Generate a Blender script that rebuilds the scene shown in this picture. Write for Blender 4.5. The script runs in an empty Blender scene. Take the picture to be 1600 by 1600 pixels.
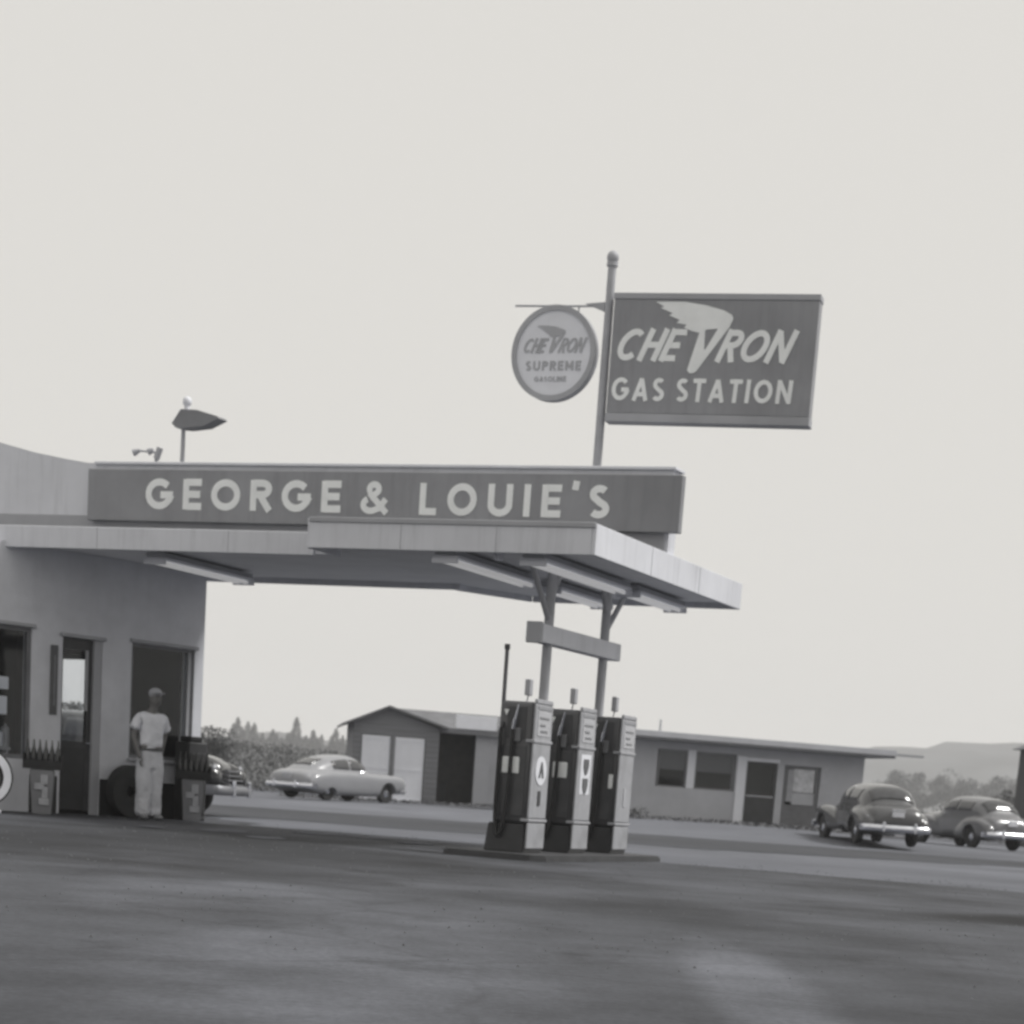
import bpy, bmesh, math, random
from math import sin, cos, pi, radians, atan2, hypot, sqrt
from mathutils import Vector, Matrix
random.seed(7)
SC = bpy.context.scene
COL = SC.collection

# ------------------------------------------------------------ camera
cam_d = bpy.data.cameras.new('camera'); cam = bpy.data.objects.new('camera', cam_d); COL.objects.link(cam)
PITCH, ROLL, EYE = radians(12), radians(4.23), .76
F_ = Vector((0, cos(PITCH), -sin(PITCH))); R_ = Vector((1, 0, 0)); U_ = R_.cross(F_)
R2 = R_*cos(ROLL) + U_*sin(ROLL); U2 = -R_*sin(ROLL) + U_*cos(ROLL)
cam.matrix_world = Matrix(((R2.x, U2.x, -F_.x, 0), (R2.y, U2.y, -F_.y, 0), (R2.z, U2.z, -F_.z, EYE), (0, 0, 0, 1)))
cam_d.sensor_width = 36; cam_d.lens = 72; cam_d.shift_y = .7
cam_d.clip_start = .1; cam_d.clip_end = 9000
cam_d.dof.use_dof = True; cam_d.dof.focus_distance = 9.0; cam_d.dof.aperture_fstop = 4.8
SC.camera = cam
# ------------------------------------------------------------ sky, sun, exposure
SUN_EL, SUN_AZ = radians(52), radians(86)      # azimuth from +Y (away from camera) towards +X
w = bpy.data.worlds.new('World'); SC.world = w; w.use_nodes = True
nt = w.node_tree; nt.nodes.clear()
out = nt.nodes.new('ShaderNodeOutputWorld'); bg = nt.nodes.new('ShaderNodeBackground')
sky = nt.nodes.new('ShaderNodeTexSky'); sky.sky_type = 'NISHITA'; sky.sun_disc = False
sky.sun_elevation = SUN_EL; sky.sun_rotation = SUN_AZ; sky.dust_density = 6; sky.air_density = 1
bw = nt.nodes.new('ShaderNodeRGBToBW'); mx = nt.nodes.new('ShaderNodeMix'); mx.data_type = 'RGBA'
nt.links.new(sky.outputs[0], bw.inputs[0]); nt.links.new(bw.outputs[0], mx.inputs[6])
mx.inputs[0].default_value = .955; mx.inputs[7].default_value = (7.6, 7.42, 7.05, 1)   # white overcast veil over a little of the clear sky
nt.links.new(mx.outputs[2], bg.inputs[0]); bg.inputs[1].default_value = .10
nt.links.new(bg.outputs[0], out.inputs[0])
sd = bpy.data.lights.new('sun', 'SUN'); sd.energy = 3.0; sd.angle = radians(12); sd.color = (1, .985, .96)
so = bpy.data.objects.new('sun', sd); COL.objects.link(so)
sv = Vector((sin(SUN_AZ)*cos(SUN_EL), cos(SUN_AZ)*cos(SUN_EL), sin(SUN_EL)))
so.rotation_euler = sv.to_track_quat('Z', 'Y').to_euler(); so.location = (20, 0, 30)
SC.view_settings.view_transform = 'Standard'; SC.view_settings.look = 'None'
SC.view_settings.exposure = 0; SC.view_settings.gamma = 1
SC.cycles.filter_width = 2.2
SC.cycles.transparent_max_bounces = 32; SC.cycles.volume_bounces = 1; SC.cycles.volume_step_rate = 10

# ------------------------------------------------------------ materials
MATS = {}
def mat(name, v, rough=.7, var=.12, scale=6, metal=0, bump=.0, tint=(.97, .985, 1.045), emit=0, streak=0, spec=.4, stretch=(1, 1, 1), wear=0, coat=0):
    if name in MATS: return MATS[name]
    m = bpy.data.materials.new(name); m.use_nodes = True; t = m.node_tree; b = t.nodes['Principled BSDF']
    tc = t.nodes.new('ShaderNodeTexCoord'); mp = t.nodes.new('ShaderNodeMapping'); mp.inputs['Scale'].default_value = stretch
    n = t.nodes.new('ShaderNodeTexNoise'); n.inputs['Scale'].default_value = scale; n.inputs['Detail'].default_value = 8; n.inputs['Roughness'].default_value = .65
    r = t.nodes.new('ShaderNodeValToRGB')
    c = lambda k: (v*k*tint[0], v*k*tint[1], v*k*tint[2], 1)
    r.color_ramp.elements[0].position = .3; r.color_ramp.elements[0].color = c(1-var)
    r.color_ramp.elements[1].position = .7; r.color_ramp.elements[1].color = c(1+var)
    L = t.links.new
    L(tc.outputs['Object'], mp.inputs[0]); L(mp.outputs[0], n.inputs['Vector']); L(n.outputs['Fac'], r.inputs[0])
    col = r.outputs[0]
    if wear:
        n2 = t.nodes.new('ShaderNodeTexNoise'); n2.inputs['Scale'].default_value = scale*.35; n2.inputs['Detail'].default_value = 10
        r2 = t.nodes.new('ShaderNodeValToRGB'); r2.color_ramp.elements[0].position = .52; r2.color_ramp.elements[1].position = .7
        r2.color_ramp.elements[0].color = (0, 0, 0, 1); r2.color_ramp.elements[1].color = (wear, wear, wear, 1)
        mm = t.nodes.new('ShaderNodeMix'); mm.data_type = 'RGBA'; mm.inputs[7].default_value = c(.55)
        L(tc.outputs['Object'], n2.inputs['Vector']); L(n2.outputs['Fac'], r2.inputs[0]); L(r2.outputs[0], mm.inputs[0]); L(col, mm.inputs[6]); col = mm.outputs[2]
    if streak:
        mq = t.nodes.new('ShaderNodeMapping'); mq.inputs['Scale'].default_value = (5, 5, .35)
        n4 = t.nodes.new('ShaderNodeTexNoise'); n4.inputs['Scale'].default_value = 1.6; n4.inputs['Detail'].default_value = 8; n4.inputs['Roughness'].default_value = .7
        r4 = t.nodes.new('ShaderNodeValToRGB'); r4.color_ramp.elements[0].position = .5; r4.color_ramp.elements[1].position = .74
        r4.color_ramp.elements[0].color = (0, 0, 0, 1); r4.color_ramp.elements[1].color = (streak, streak, streak, 1)
        m4 = t.nodes.new('ShaderNodeMix'); m4.data_type = 'RGBA'; m4.inputs[7].default_value = c(.5)
        L(tc.outputs['Object'], mq.inputs[0]); L(mq.outputs[0], n4.inputs['Vector']); L(n4.outputs['Fac'], r4.inputs[0]); L(r4.outputs[0], m4.inputs[0]); L(col, m4.inputs[6]); col = m4.outputs[2]
    L(col, b.inputs['Base Color'])
    b.inputs['Roughness'].default_value = rough; b.inputs['Metallic'].default_value = metal
    b.inputs['Specular IOR Level'].default_value = spec; b.inputs['Coat Weight'].default_value = coat
    if bump:
        n3 = t.nodes.new('ShaderNodeTexNoise'); n3.inputs['Scale'].default_value = scale*12; n3.inputs['Detail'].default_value = 6
        bp = t.nodes.new('ShaderNodeBump'); bp.inputs['Strength'].default_value = bump; bp.inputs['Distance'].default_value = .02
        L(tc.outputs['Object'], n3.inputs['Vector']); L(n3.outputs['Fac'], bp.inputs['Height']); L(bp.outputs[0], b.inputs['Normal'])
    if emit:
        b.inputs['Emission Color'].default_value = (1, .98, .95, 1); b.inputs['Emission Strength'].default_value = emit
    MATS[name] = m; return m
def glass(name='window_glass'):
    if name in MATS: return MATS[name]
    m = bpy.data.materials.new(name); m.use_nodes = True; t = m.node_tree; t.nodes.clear()
    o = t.nodes.new('ShaderNodeOutputMaterial'); a = t.nodes.new('ShaderNodeBsdfTransparent'); g = t.nodes.new('ShaderNodeBsdfGlossy'); x = t.nodes.new('ShaderNodeMixShader'); f = t.nodes.new('ShaderNodeLayerWeight'); pw = t.nodes.new('ShaderNodeMath'); pw.operation = 'POWER'; pw.inputs[1].default_value = 3.2; ma = t.nodes.new('ShaderNodeMath'); ma.operation = 'MULTIPLY_ADD'; ma.inputs[1].default_value = .45; ma.inputs[2].default_value = .02
    a.inputs[0].default_value = (.95, .96, .97, 1); g.inputs['Roughness'].default_value = .04; t.links.new(f.outputs['Facing'], pw.inputs[0]); t.links.new(pw.outputs[0], ma.inputs[0])
    t.links.new(ma.outputs[0], x.inputs[0]); t.links.new(a.outputs[0], x.inputs[1]); t.links.new(g.outputs[0], x.inputs[2]); t.links.new(x.outputs[0], o.inputs[0])
    MATS[name] = m; return m
WHITE = mat('white_paint', .74, .5, .06, 3, wear=.25)
CREAM = mat('cream_stucco', .66, .85, .08, 2.5, bump=.3, wear=.25, streak=.10)
FASCIA = mat('pale_fascia_paint', .67, .6, .07, 1.2, wear=.25, streak=.35)
TRIM = mat('grey_trim_paint', .38, .6, .08, 2, wear=.2)
SOFFIT = mat('soffit_board', .84, .8, .07, 1.5, tint=(.99, 1, 1.02), stretch=(1, 4, 1), wear=.15)
PANEL = mat('sign_blue_grey', .28, .5, .12, 1.2, wear=.3, streak=.35)
LETTER = mat('sign_letter_paint', .86, .5, .06, 4, tint=(.98, 1, 1.0), wear=.1)
DARK = mat('dark_paint', .045, .35, .25, 5)
BLACK = mat('black_rubber', .022, .6, .3, 8)
PUMPD = mat('pump_dark_enamel', .08, .28, .2, 3, spec=.5, wear=.2)
PUMPW = mat('pump_white_enamel', .35, .35, .10, 9, spec=.5, wear=.5, streak=.4)
CHROME = mat('chrome', .72, .22, .08, 6, metal=1)
STEEL = mat('galvanised_steel', .42, .55, .12, 6, metal=.2)
POLE = mat('grey_pole_paint', .40, .6, .12, 4, wear=.2)
CONC = mat('concrete', .22, .9, .2, 2, bump=.4, wear=.3)
TUBE = mat('fluorescent_tube', .8, .4, .02, 3, emit=.22)
INT = mat('unlit_interior_dark', .035, .9, .1, 2)  # near-black: the darkness of the unlit room is put into the colour
SHELF = mat('display_goods', .30, .7, .3, 9)

# ------------------------------------------------------------ mesh helpers
class MB:
    def __init__(s): s.bm = bmesh.new()
    def add(s, vs, fs, M=None):
        v = [s.bm.verts.new((M @ Vector(p)) if M is not None else p) for p in vs]
        for f in fs:
            try: s.bm.faces.new([v[i] for i in f])
            except ValueError: pass
        return s
    def box(s, x0, x1, y0, y1, z0, z1, bev=0, M=None, seg=2):
        t = bmesh.new()
        v = [t.verts.new((x, y, z)) for x in (x0, x1) for y in (y0, y1) for z in (z0, z1)]
        for f in ((0, 1, 3, 2), (4, 6, 7, 5), (0, 4, 5, 1), (2, 3, 7, 6), (0, 2, 6, 4), (1, 5, 7, 3)): t.faces.new([v[i] for i in f])
        if bev: bmesh.ops.bevel(t, geom=list(t.edges), offset=bev, segments=seg, affect='EDGES', profile=.5)
        s.merge(t, M); return s
    def merge(s, t, M=None):
        t.verts.index_update(); mp = {}
        for a in t.verts: mp[a.index] = s.bm.verts.new((M @ a.co) if M is not None else a.co)
        for f in t.faces: s.bm.faces.new([mp[a.index] for a in f.verts])
        t.free()
    def cyl(s, a, b, r0, r1=None, n=14, caps=True):
        a = Vector(a); b = Vector(b); r1 = r0 if r1 is None else r1; d = (b-a).normalized()
        q = d.to_track_quat('Z', 'Y'); vs = []
        for p, r in ((a, r0), (b, r1)):
            for i in range(n): vs.append(p + q @ Vector((r*cos(2*pi*i/n), r*sin(2*pi*i/n), 0)))
        fs = [(i, (i+1) % n, n+(i+1) % n, n+i) for i in range(n)]
        if caps: fs += [tuple(range(n-1, -1, -1)), tuple(range(n, 2*n))]
        return s.add(vs, fs)
    def tube(s, pts, r, n=8):
        for i in range(len(pts)-1): s.cyl(pts[i], pts[i+1], r, n=n)
        for p in pts[1:-1]: s.ball(p, r, r, r, 8, 5)
        return s
    def ball(s, c, rx, ry, rz, nu=16, nv=10, M=None):
        c = Vector(c); vs = [c+Vector((0, 0, rz))]
        for j in range(1, nv):
            for i in range(nu): vs.append(c+Vector((rx*sin(pi*j/nv)*cos(2*pi*i/nu), ry*sin(pi*j/nv)*sin(2*pi*i/nu), rz*cos(pi*j/nv))))
        vs.append(c-Vector((0, 0, rz))); fs = [(0, 1+i, 1+(i+1) % nu) for i in range(nu)]
        for j in range(nv-2):
            for i in range(nu): a = 1+j*nu; fs.append((a+i, a+nu+i, a+nu+(i+1) % nu, a+(i+1) % nu))
        e = len(vs)-1; a = 1+(nv-2)*nu; fs += [(e, a+(i+1) % nu, a+i) for i in range(nu)]
        return s.add(vs, fs, M)
    def lathe(s, prof, n=24, M=None):
        vs = []; fs = []
        for r, z in prof:
            for i in range(n): vs.append((r*cos(2*pi*i/n), r*sin(2*pi*i/n), z))
        for k in range(len(prof)-1):
            for i in range(n): fs.append((k*n+i, k*n+(i+1) % n, (k+1)*n+(i+1) % n, (k+1)*n+i))
        fs.append(tuple(range(n-1, -1, -1))); fs.append(tuple((len(prof)-1)*n+i for i in range(n)))
        return s.add(vs, fs, M)
    def prism(s, poly, y0, y1, M=None):      # polygon in the x,z plane, extruded in y
        n = len(poly); vs = [(p[0], y0, p[1]) for p in poly]+[(p[0], y1, p[1]) for p in poly]
        t = bmesh.new(); v = [t.verts.new(p) for p in vs]
        t.faces.new(v[:n]); t.faces.new(v[n:][::-1])
        for i in range(n): t.faces.new((v[i], v[n+i], v[n+(i+1) % n], v[(i+1) % n]))
        bmesh.ops.recalc_face_normals(t, faces=t.faces); bmesh.ops.triangulate(t, faces=[f for f in t.faces if len(f.verts) > 4])
        s.merge(t, M); return s
    def prismz(s, poly, z0, z1):             # polygon in x,y, extruded in z
        n = len(poly); t = bmesh.new(); v = [t.verts.new((p[0], p[1], z0)) for p in poly]+[t.verts.new((p[0], p[1], z1)) for p in poly]
        t.faces.new(v[:n][::-1]); t.faces.new(v[n:])
        for i in range(n): t.faces.new((v[i], v[(i+1) % n], v[n+(i+1) % n], v[n+i]))
        bmesh.ops.recalc_face_normals(t, faces=t.faces); s.merge(t); return s
    def ribbon(s, pts, wd, y0, y1, closed=False):
        P = []
        for p in pts:
            p = Vector((p[0], p[1]))
            if not P or (p-P[-1]).length > wd*.05: P.append(p)
        n = len(P); vs = []
        for i in range(n):
            a = P[i-1] if (i > 0 or closed) else None; b = P[(i+1) % n] if (i < n-1 or closed) else None
            d1 = (P[i]-a).normalized() if a is not None else None; d2 = (b-P[i]).normalized() if b is not None else None
            if d1 is None: d1 = d2
            if d2 is None: d2 = d1
            n1 = Vector((-d1.y, d1.x)); n2 = Vector((-d2.y, d2.x)); m = (n1+n2)
            m = n1 if m.length < 1e-4 else m.normalized(); k = min(1/max(.35, m.dot(n1)), 2)
            o = m*(wd/2*k); l = P[i]+o; r = P[i]-o
            vs += [(l.x, y0, l.y), (r.x, y0, r.y), (l.x, y1, l.y), (r.x, y1, r.y)]
        fs = []; N = n if closed else n-1
        for i in range(N):
            a = 4*i; b = 4*((i+1) % n)
            fs += [(a, b, b+1, a+1), (a, a+2, b+2, b), (a+1, b+1, b+3, a+3), (a+2, a+3, b+3, b+2)]
        if not closed: fs += [(0, 1, 3, 2), (4*n-4, 4*n-2, 4*n-1, 4*n-3)]
        return s.add(vs, fs)
    def build(s, name, m, parent=None, smooth=False, loc=None, rz=None, recalc=True):
        if recalc: bmesh.ops.recalc_face_normals(s.bm, faces=s.bm.faces)
        me = bpy.data.meshes.new(name); s.bm.to_mesh(me); s.bm.free()
        if smooth:
            for p in me.polygons: p.use_smooth = True
            try: me.set_sharp_from_angle(angle=radians(40))
            except Exception: pass
        me.materials.append(m); o = bpy.data.objects.new(name, me); COL.objects.link(o)
        if parent is not None: o.parent = parent
        if loc is not None: o.location = loc
        if rz is not None: o.rotation_euler = (0, 0, rz)
        return o
def tag(o, label=None, cat=None, group=None, kind=None):
    if label: o['label'] = label
    if cat: o['category'] = cat
    if group: o['group'] = group
    if kind: o['kind'] = kind
    return o
def thing(name, label, cat, loc=(0, 0, 0), rz=0, group=None):
    o = bpy.data.objects.new(name, None); COL.objects.link(o); o.location = loc; o.rotation_euler = (0, 0, rz); o.empty_display_size = .3
    return tag(o, label, cat, group)
def copy_tree(o, parent=None):
    c = o.copy(); COL.objects.link(c); c.parent = parent
    for ch in list(o.children): copy_tree(ch, c)
    return c
# station frame: u along the long sign board, v away from the viewer
ST = radians(22.3); SRZ = -ST
def S(u, v, z=0): return Vector((u*cos(ST)+v*sin(ST), -u*sin(ST)+v*cos(ST), z))
def sst(t): t = max(0, min(1, t)); return t*t*(3-2*t)
def gz(x, y):
    a = sst((y-52)/9); e = .05+.25*max(0, min(1, (x+9)/13))-.20*sst((x-7)/7); return a*e
def G(x, y): return Vector((x, y, gz(x, y)))

# ------------------------------------------------------------ stroke lettering
def arc(cx, cy, rx, ry, a0, a1, n=16): return [(cx+rx*cos(radians(a0+(a1-a0)*i/n)), cy+ry*sin(radians(a0+(a1-a0)*i/n))) for i in range(n+1)]
def glyph(ch, s):      # height 1, s = stroke width; returns width and strokes (centre lines)
    h = s/2
    if ch == 'G': return .92, [arc(.46, .5, .46-h, .5-h, 42, 342), [(.46+.42-h, .5-.22), (.86, .5-h*.2)], [(.90, .47), (.5, .47)]]
    if ch == 'C': return .84, [arc(.46, .5, .46-h, .5-h, 48, 312)]
    if ch == 'O': return .94, [('c', arc(.47, .5, .47-h, .5-h, 0, 360, 28)[:-1])]
    if ch == 'E': return .60, [[(h, 0), (h, 1)], [(h, 1-h), (.60, 1-h)], [(h, .5), (.56, .5)], [(h, h), (.60, h)]]
    if ch == 'L': return .55, [[(h, 0), (h, 1)], [(h, h), (.55, h)]]
    if ch == 'I': return s, [[(h, 0), (h, 1)]]
    if ch == 'U': return .78, [[(h, 1), (h, .36)]+arc(.39, .36, .39-h, .36-h, 180, 360)+[(.78-h, 1)]]
    if ch == 'R': return .68, [[(h, 0), (h, 1)], [(h, 1-h), (.38, 1-h)]+arc(.38, .71, .28-h*.7, .29-h, 90, -90, 12)+[(h, .42+h)], [(.34, .46), (.62, 0)]]
    if ch == 'P': return .64, [[(h, 0), (h, 1)], [(h, 1-h), (.36, 1-h)]+arc(.36, .71, .28-h*.7, .29-h, 90, -90, 12)+[(h, .42+h)]]
    if ch == 'S': return .62, [arc(.31, .73, .28-h*.8, .27-h, 35, 235, 12)+[(.31, .5)]+arc(.31, .28, .30-h*.8, .28-h, 60, -145, 14)]
    if ch == 'A': return .80, [[(h*.8, 0), (.40, .96)], [(.40, .96), (.80-h*.8, 0)], [(.2, .28), (.6, .28)]]
    if ch == 'T': return .66, [[(.33, 0), (.33, 1)], [(0, 1-h), (.66, 1-h)]]
    if ch == 'H': return .74, [[(h, 0), (h, 1)], [(.74-h, 0), (.74-h, 1)], [(h, .5), (.74-h, .5)]]
    if ch == 'N': return .78, [[(h, 0), (h, 1)], [(.78-h, 0), (.78-h, 1)], [(h, .95), (.78-h, .05)]]
    if ch == 'M': return .9, [[(h, 0), (h, 1)], [(.9-h, 0), (.9-h, 1)], [(h, .95), (.45, .25)], [(.45, .25), (.9-h, .95)]]
    if ch == 'V': return .74, [[(h*.8, 1), (.37, .04)], [(.74-h*.8, 1), (.37, .04)]]
    if ch == "'": return .16, [[(.10, 1.12), (.06, .84)]]
    if ch == '&': return .86, [[(.84, .0), (.27, .66)], arc(.42, .78, .15, .15, 220, -40, 14)+[(.30, .48)], arc(.33, .27, .24, .20, 118, 300, 14)+[(.62, .17), (.80, .46)]]
    return .4, []
def lettering(own, text, x, z, h, total=None, s=.2, gap=.16, y0=-.02, y1=.02, shear=0, skip='', wx=1.0):
    W = 0
    for ch in text: W += (.42 if ch == ' ' else glyph(ch, s)[0]+gap)
    W -= gap; k = (total/W) if total else h; cx = 0; i = 0
    for ch in text:
        if ch == ' ': cx += .42; continue
        wd, st = glyph(ch, s)
        if ch not in skip:
            mb = MB()
            for q in st:
                cl = q[0] == 'c'; q = q[1] if cl else q
                pts = [(x+(cx+p[0])*k+shear*p[1]*h, z+p[1]*h) for p in q]
                i += 1; mb.ribbon(pts, s*(h+k)/2, y0-.0007*(i % 7), y1, closed=cl)
            mb.build('letter', own[0], own[1])
        cx += wd+gap

# ------------------------------------------------------------ ground sheets
def zone_mat(name, v, var, tint=(.93, .97, 1.10), rough=.9, patch=.35, sc=.35, bumpd=.01, aniso=(1, 1, 1), gran=40, stain=.5, crack=0, spots=()):
    m = bpy.data.materials.new(name); m.use_nodes = True; t = m.node_tree; b = t.nodes['Principled BSDF']; L = t.links.new
    tc = t.nodes.new('ShaderNodeTexCoord'); mp = t.nodes.new('ShaderNodeMapping'); mp.inputs['Scale'].default_value = aniso; L(tc.outputs['Object'], mp.inputs[0])
    def noise(scale, det, rgh=.6):
        n = t.nodes.new('ShaderNodeTexNoise'); n.inputs['Scale'].default_value = scale; n.inputs['Detail'].default_value = det; n.inputs['Roughness'].default_value = rgh; L(mp.outputs[0], n.inputs['Vector']); return n.outputs['Fac']
    def ramp(f, p0, c0, p1, c1):
        r = t.nodes.new('ShaderNodeValToRGB'); e = r.color_ramp.elements; e[0].position = p0; e[1].position = p1
        e[0].color = (v*c0*tint[0], v*c0*tint[1], v*c0*tint[2], 1); e[1].color = (v*c1*tint[0], v*c1*tint[1], v*c1*tint[2], 1); L(f, r.inputs[0]); return r.outputs[0]
    def ramp1(f, p0, c0, p1, c1):
        r = t.nodes.new('ShaderNodeValToRGB'); e = r.color_ramp.elements; e[0].position = p0; e[1].position = p1
        e[0].color = (c0,)*3+(1,); e[1].color = (c1,)*3+(1,); L(f, r.inputs[0]); return r.outputs[0]
    def mul(a, c):
        x = t.nodes.new('ShaderNodeMix'); x.data_type = 'RGBA'; x.blend_type = 'MULTIPLY'; x.inputs[0].default_value = 1; L(a, x.inputs[6]); L(c, x.inputs[7]); return x.outputs[2]
    c = ramp(noise(sc, 6), .36, 1-patch, .66, 1+patch)
    c = mul(c, ramp1(noise(gran, 4, .8), .3, 1-var, .7, 1+var))
    c = mul(c, ramp1(noise(sc*2.7, 7, .7), .56, 1, .68, 1-stain))
    if crack:
        nd = t.nodes.new('ShaderNodeTexNoise'); nd.inputs['Scale'].default_value = 1.3; nd.inputs['Detail'].default_value = 4; L(tc.outputs['Object'], nd.inputs['Vector'])
        md = t.nodes.new('ShaderNodeMix'); md.data_type = 'RGBA'; md.inputs[0].default_value = .22; L(tc.outputs['Object'], md.inputs[6]); L(nd.outputs['Color'], md.inputs[7])
        vo = t.nodes.new('ShaderNodeTexVoronoi'); vo.feature = 'DISTANCE_TO_EDGE'; vo.inputs['Scale'].default_value = .42; L(md.outputs[2], vo.inputs['Vector'])
        c = mul(c, ramp1(vo.outputs['Distance'], .0, 1-crack, .012, 1))
        mt = t.nodes.new('ShaderNodeMapping'); mt.inputs['Scale'].default_value = (.06, 1.2, 1); mt.inputs['Rotation'].default_value = (0, 0, .25); L(tc.outputs['Object'], mt.inputs[0])
        ns = t.nodes.new('ShaderNodeTexNoise'); ns.inputs['Scale'].default_value = 1.5; ns.inputs['Detail'].default_value = 6; L(mt.outputs[0], ns.inputs['Vector'])
        c = mul(c, ramp1(ns.outputs['Fac'], .35, .92, .62, 1.04))
    for (cx, cy, rx, ry, k_) in spots:       # ragged dusty and dark areas; canopy shade and right-hand shadow patch painted in
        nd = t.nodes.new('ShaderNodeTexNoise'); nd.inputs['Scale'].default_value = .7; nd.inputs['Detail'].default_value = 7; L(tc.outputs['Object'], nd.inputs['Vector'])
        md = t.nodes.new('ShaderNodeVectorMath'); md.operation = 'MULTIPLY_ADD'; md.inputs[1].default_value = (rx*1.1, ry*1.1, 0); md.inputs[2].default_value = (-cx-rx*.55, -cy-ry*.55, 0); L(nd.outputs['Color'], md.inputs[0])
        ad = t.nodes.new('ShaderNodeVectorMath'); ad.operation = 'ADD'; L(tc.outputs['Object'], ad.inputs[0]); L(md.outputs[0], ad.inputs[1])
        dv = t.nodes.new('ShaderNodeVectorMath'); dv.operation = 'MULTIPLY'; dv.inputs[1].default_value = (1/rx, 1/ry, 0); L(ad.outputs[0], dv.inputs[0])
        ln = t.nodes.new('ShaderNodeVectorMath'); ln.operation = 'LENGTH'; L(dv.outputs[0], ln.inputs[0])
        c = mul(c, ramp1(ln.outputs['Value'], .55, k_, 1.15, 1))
    L(c, b.inputs['Base Color']); b.inputs['Roughness'].default_value = rough; b.inputs['Specular IOR Level'].default_value = .25
    bp = t.nodes.new('ShaderNodeBump'); bp.inputs['Strength'].default_value = .6; bp.inputs['Distance'].default_value = bumpd
    L(noise(gran*.8, 5, .7), bp.inputs['Height']); L(bp.outputs[0], b.inputs['Normal'])
    return m
GRAVEL = zone_mat('pale_gravel_dirt', .14, .25, sc=.12, patch=.22, stain=.3)
ASPH = zone_mat('shaded_asphalt', .068, .22, sc=.38, patch=.40, stain=.35, crack=.16, gran=24, rough=.85, bumpd=.004, aniso=(1, .75, 1), spots=((-3.6, 21.5, 4.4, 6.0, .5), (7.0, 17.4, 5.0, 2.2, .16), (-.8, 9.0, 1.0, 4.0, 1.6), (1.0, 8.5, .32, 4.0, 1.6), (2.6, 7.0, 1.3, 3.0, .66), (-2.0, 13.0, 1.1, 2.5, 1.35), (.9, 15.0, 1.0, 2.4, .66), (-2.0, 5.0, .8, 1.6, .75)))  # first two spots paint the canopy shade and the right-hand shadow patch
ROAD = zone_mat('road_asphalt', .06, .2, sc=.1, patch=.2, stain=.2)
OIL = zone_mat('oil_patch', .03, .2, sc=.6, patch=.3, stain=.3)
FIELD = zone_mat('dry_field', .12, .3, sc=.03, patch=.4, stain=.3, gran=4)
HILLM = mat('hill_scrub', .10, .95, .35, .02, tint=(.97, 1, 1.03))

def ground_mesh():
    xs = sorted(set([-1500, -700, -300, -150, -80, -50]+list(range(-36, 40, 3))+[45, 60, 90, 150, 300, 700, 1500]))
    ys = sorted(set([-60, -20, -5]+list(range(0, 50, 5))+[50+i*1 for i in range(0, 14)]+[66, 70, 75, 80, 90, 100, 130, 200, 400, 800, 1500]))
    b = MB(); vs = [(x, y, gz(x, y)) for y in ys for x in xs]; n = len(xs)
    b.add(vs, [(j*n+i, j*n+i+1, (j+1)*n+i+1, (j+1)*n+i) for j in range(len(ys)-1) for i in range(n-1)])
    return b.build('ground', GRAVEL, smooth=True)
tag(ground_mesh(), kind='structure')
def rough_poly(poly, amp=.12, step=.6):
    o = []
    for i in range(len(poly)):
        a = Vector(poly[i]); b = Vector(poly[(i+1) % len(poly)]); n = max(1, min(60, int((b-a).length/step)))
        d = (b-a).normalized(); pr = Vector((-d.y, d.x))
        for k in range(n): o.append(a+(b-a)*k/n+pr*(random.uniform(-amp, amp)+.6*amp*sin(k*1.3+i)))
    return o
def sheet(name, poly, z, m, amp=.12):
    b = MB(); p = rough_poly(poly, amp); t = bmesh.new(); t.faces.new([t.verts.new((q.x, q.y, z)) for q in p]); bmesh.ops.triangulate(t, faces=t.faces)
    for f in t.faces:
        if f.normal.z < 0: f.normal_flip()
    b.merge(t); return tag(b.build(name, m, recalc=False), kind='structure')
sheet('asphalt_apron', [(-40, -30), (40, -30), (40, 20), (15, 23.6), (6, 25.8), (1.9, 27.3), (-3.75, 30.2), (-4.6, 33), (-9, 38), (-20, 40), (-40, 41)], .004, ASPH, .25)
sheet('road', [(-60, 34), (-20, 34.5), (-4, 36), (3, 37.8), (12, 45), (60, 46), (60, 52), (20, 51.5), (8, 51), (0, 50), (-8, 46.5), (-60, 44)], .006, ROAD, .3)

for i, (px, py, rx, ry) in enumerate(((-4.1, 27.0, .34, .8), (-3.3, 25.3, .22, .5), (-3.0, 28.9, .5, .6), (-2.3, 28.6, .3, .5), (-4.9, 26.2, .2, .4), (-1.6, 27.6, .25, .4))):
    sheet('dry_patch', [(px+rx*cos(a*pi/5)*random.uniform(.7, 1.2), py+ry*sin(a*pi/5)*random.uniform(.7, 1.2)) for a in range(10)], .010+.001*i, GRAVEL, .03)
b = MB()
for i in range(1800):
    f = random.random(); y = 9+20*f**.9; x = random.uniform(-.36, .36)*y
    if random.random() < .35: y = 27+random.gauss(0, 1.2)-(x*.35); 
    r_ = random.uniform(.003, .008)*(1+.03*y); z = .006
    b.add([(x-r_, y-r_*.6, z), (x+r_, y-r_*.8, z), (x+r_*.7, y+r_, z), (x-r_*.6, y+r_*.8, z), (x, y, z+r_*1.1)], [(0, 1, 4), (1, 2, 4), (2, 3, 4), (3, 0, 4)])
tag(b.build('loose_gravel', mat('gravel_stone', .13, .9, .4, 3)), 'loose gravel scattered over the forecourt asphalt', 'gravel', kind='stuff')
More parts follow.
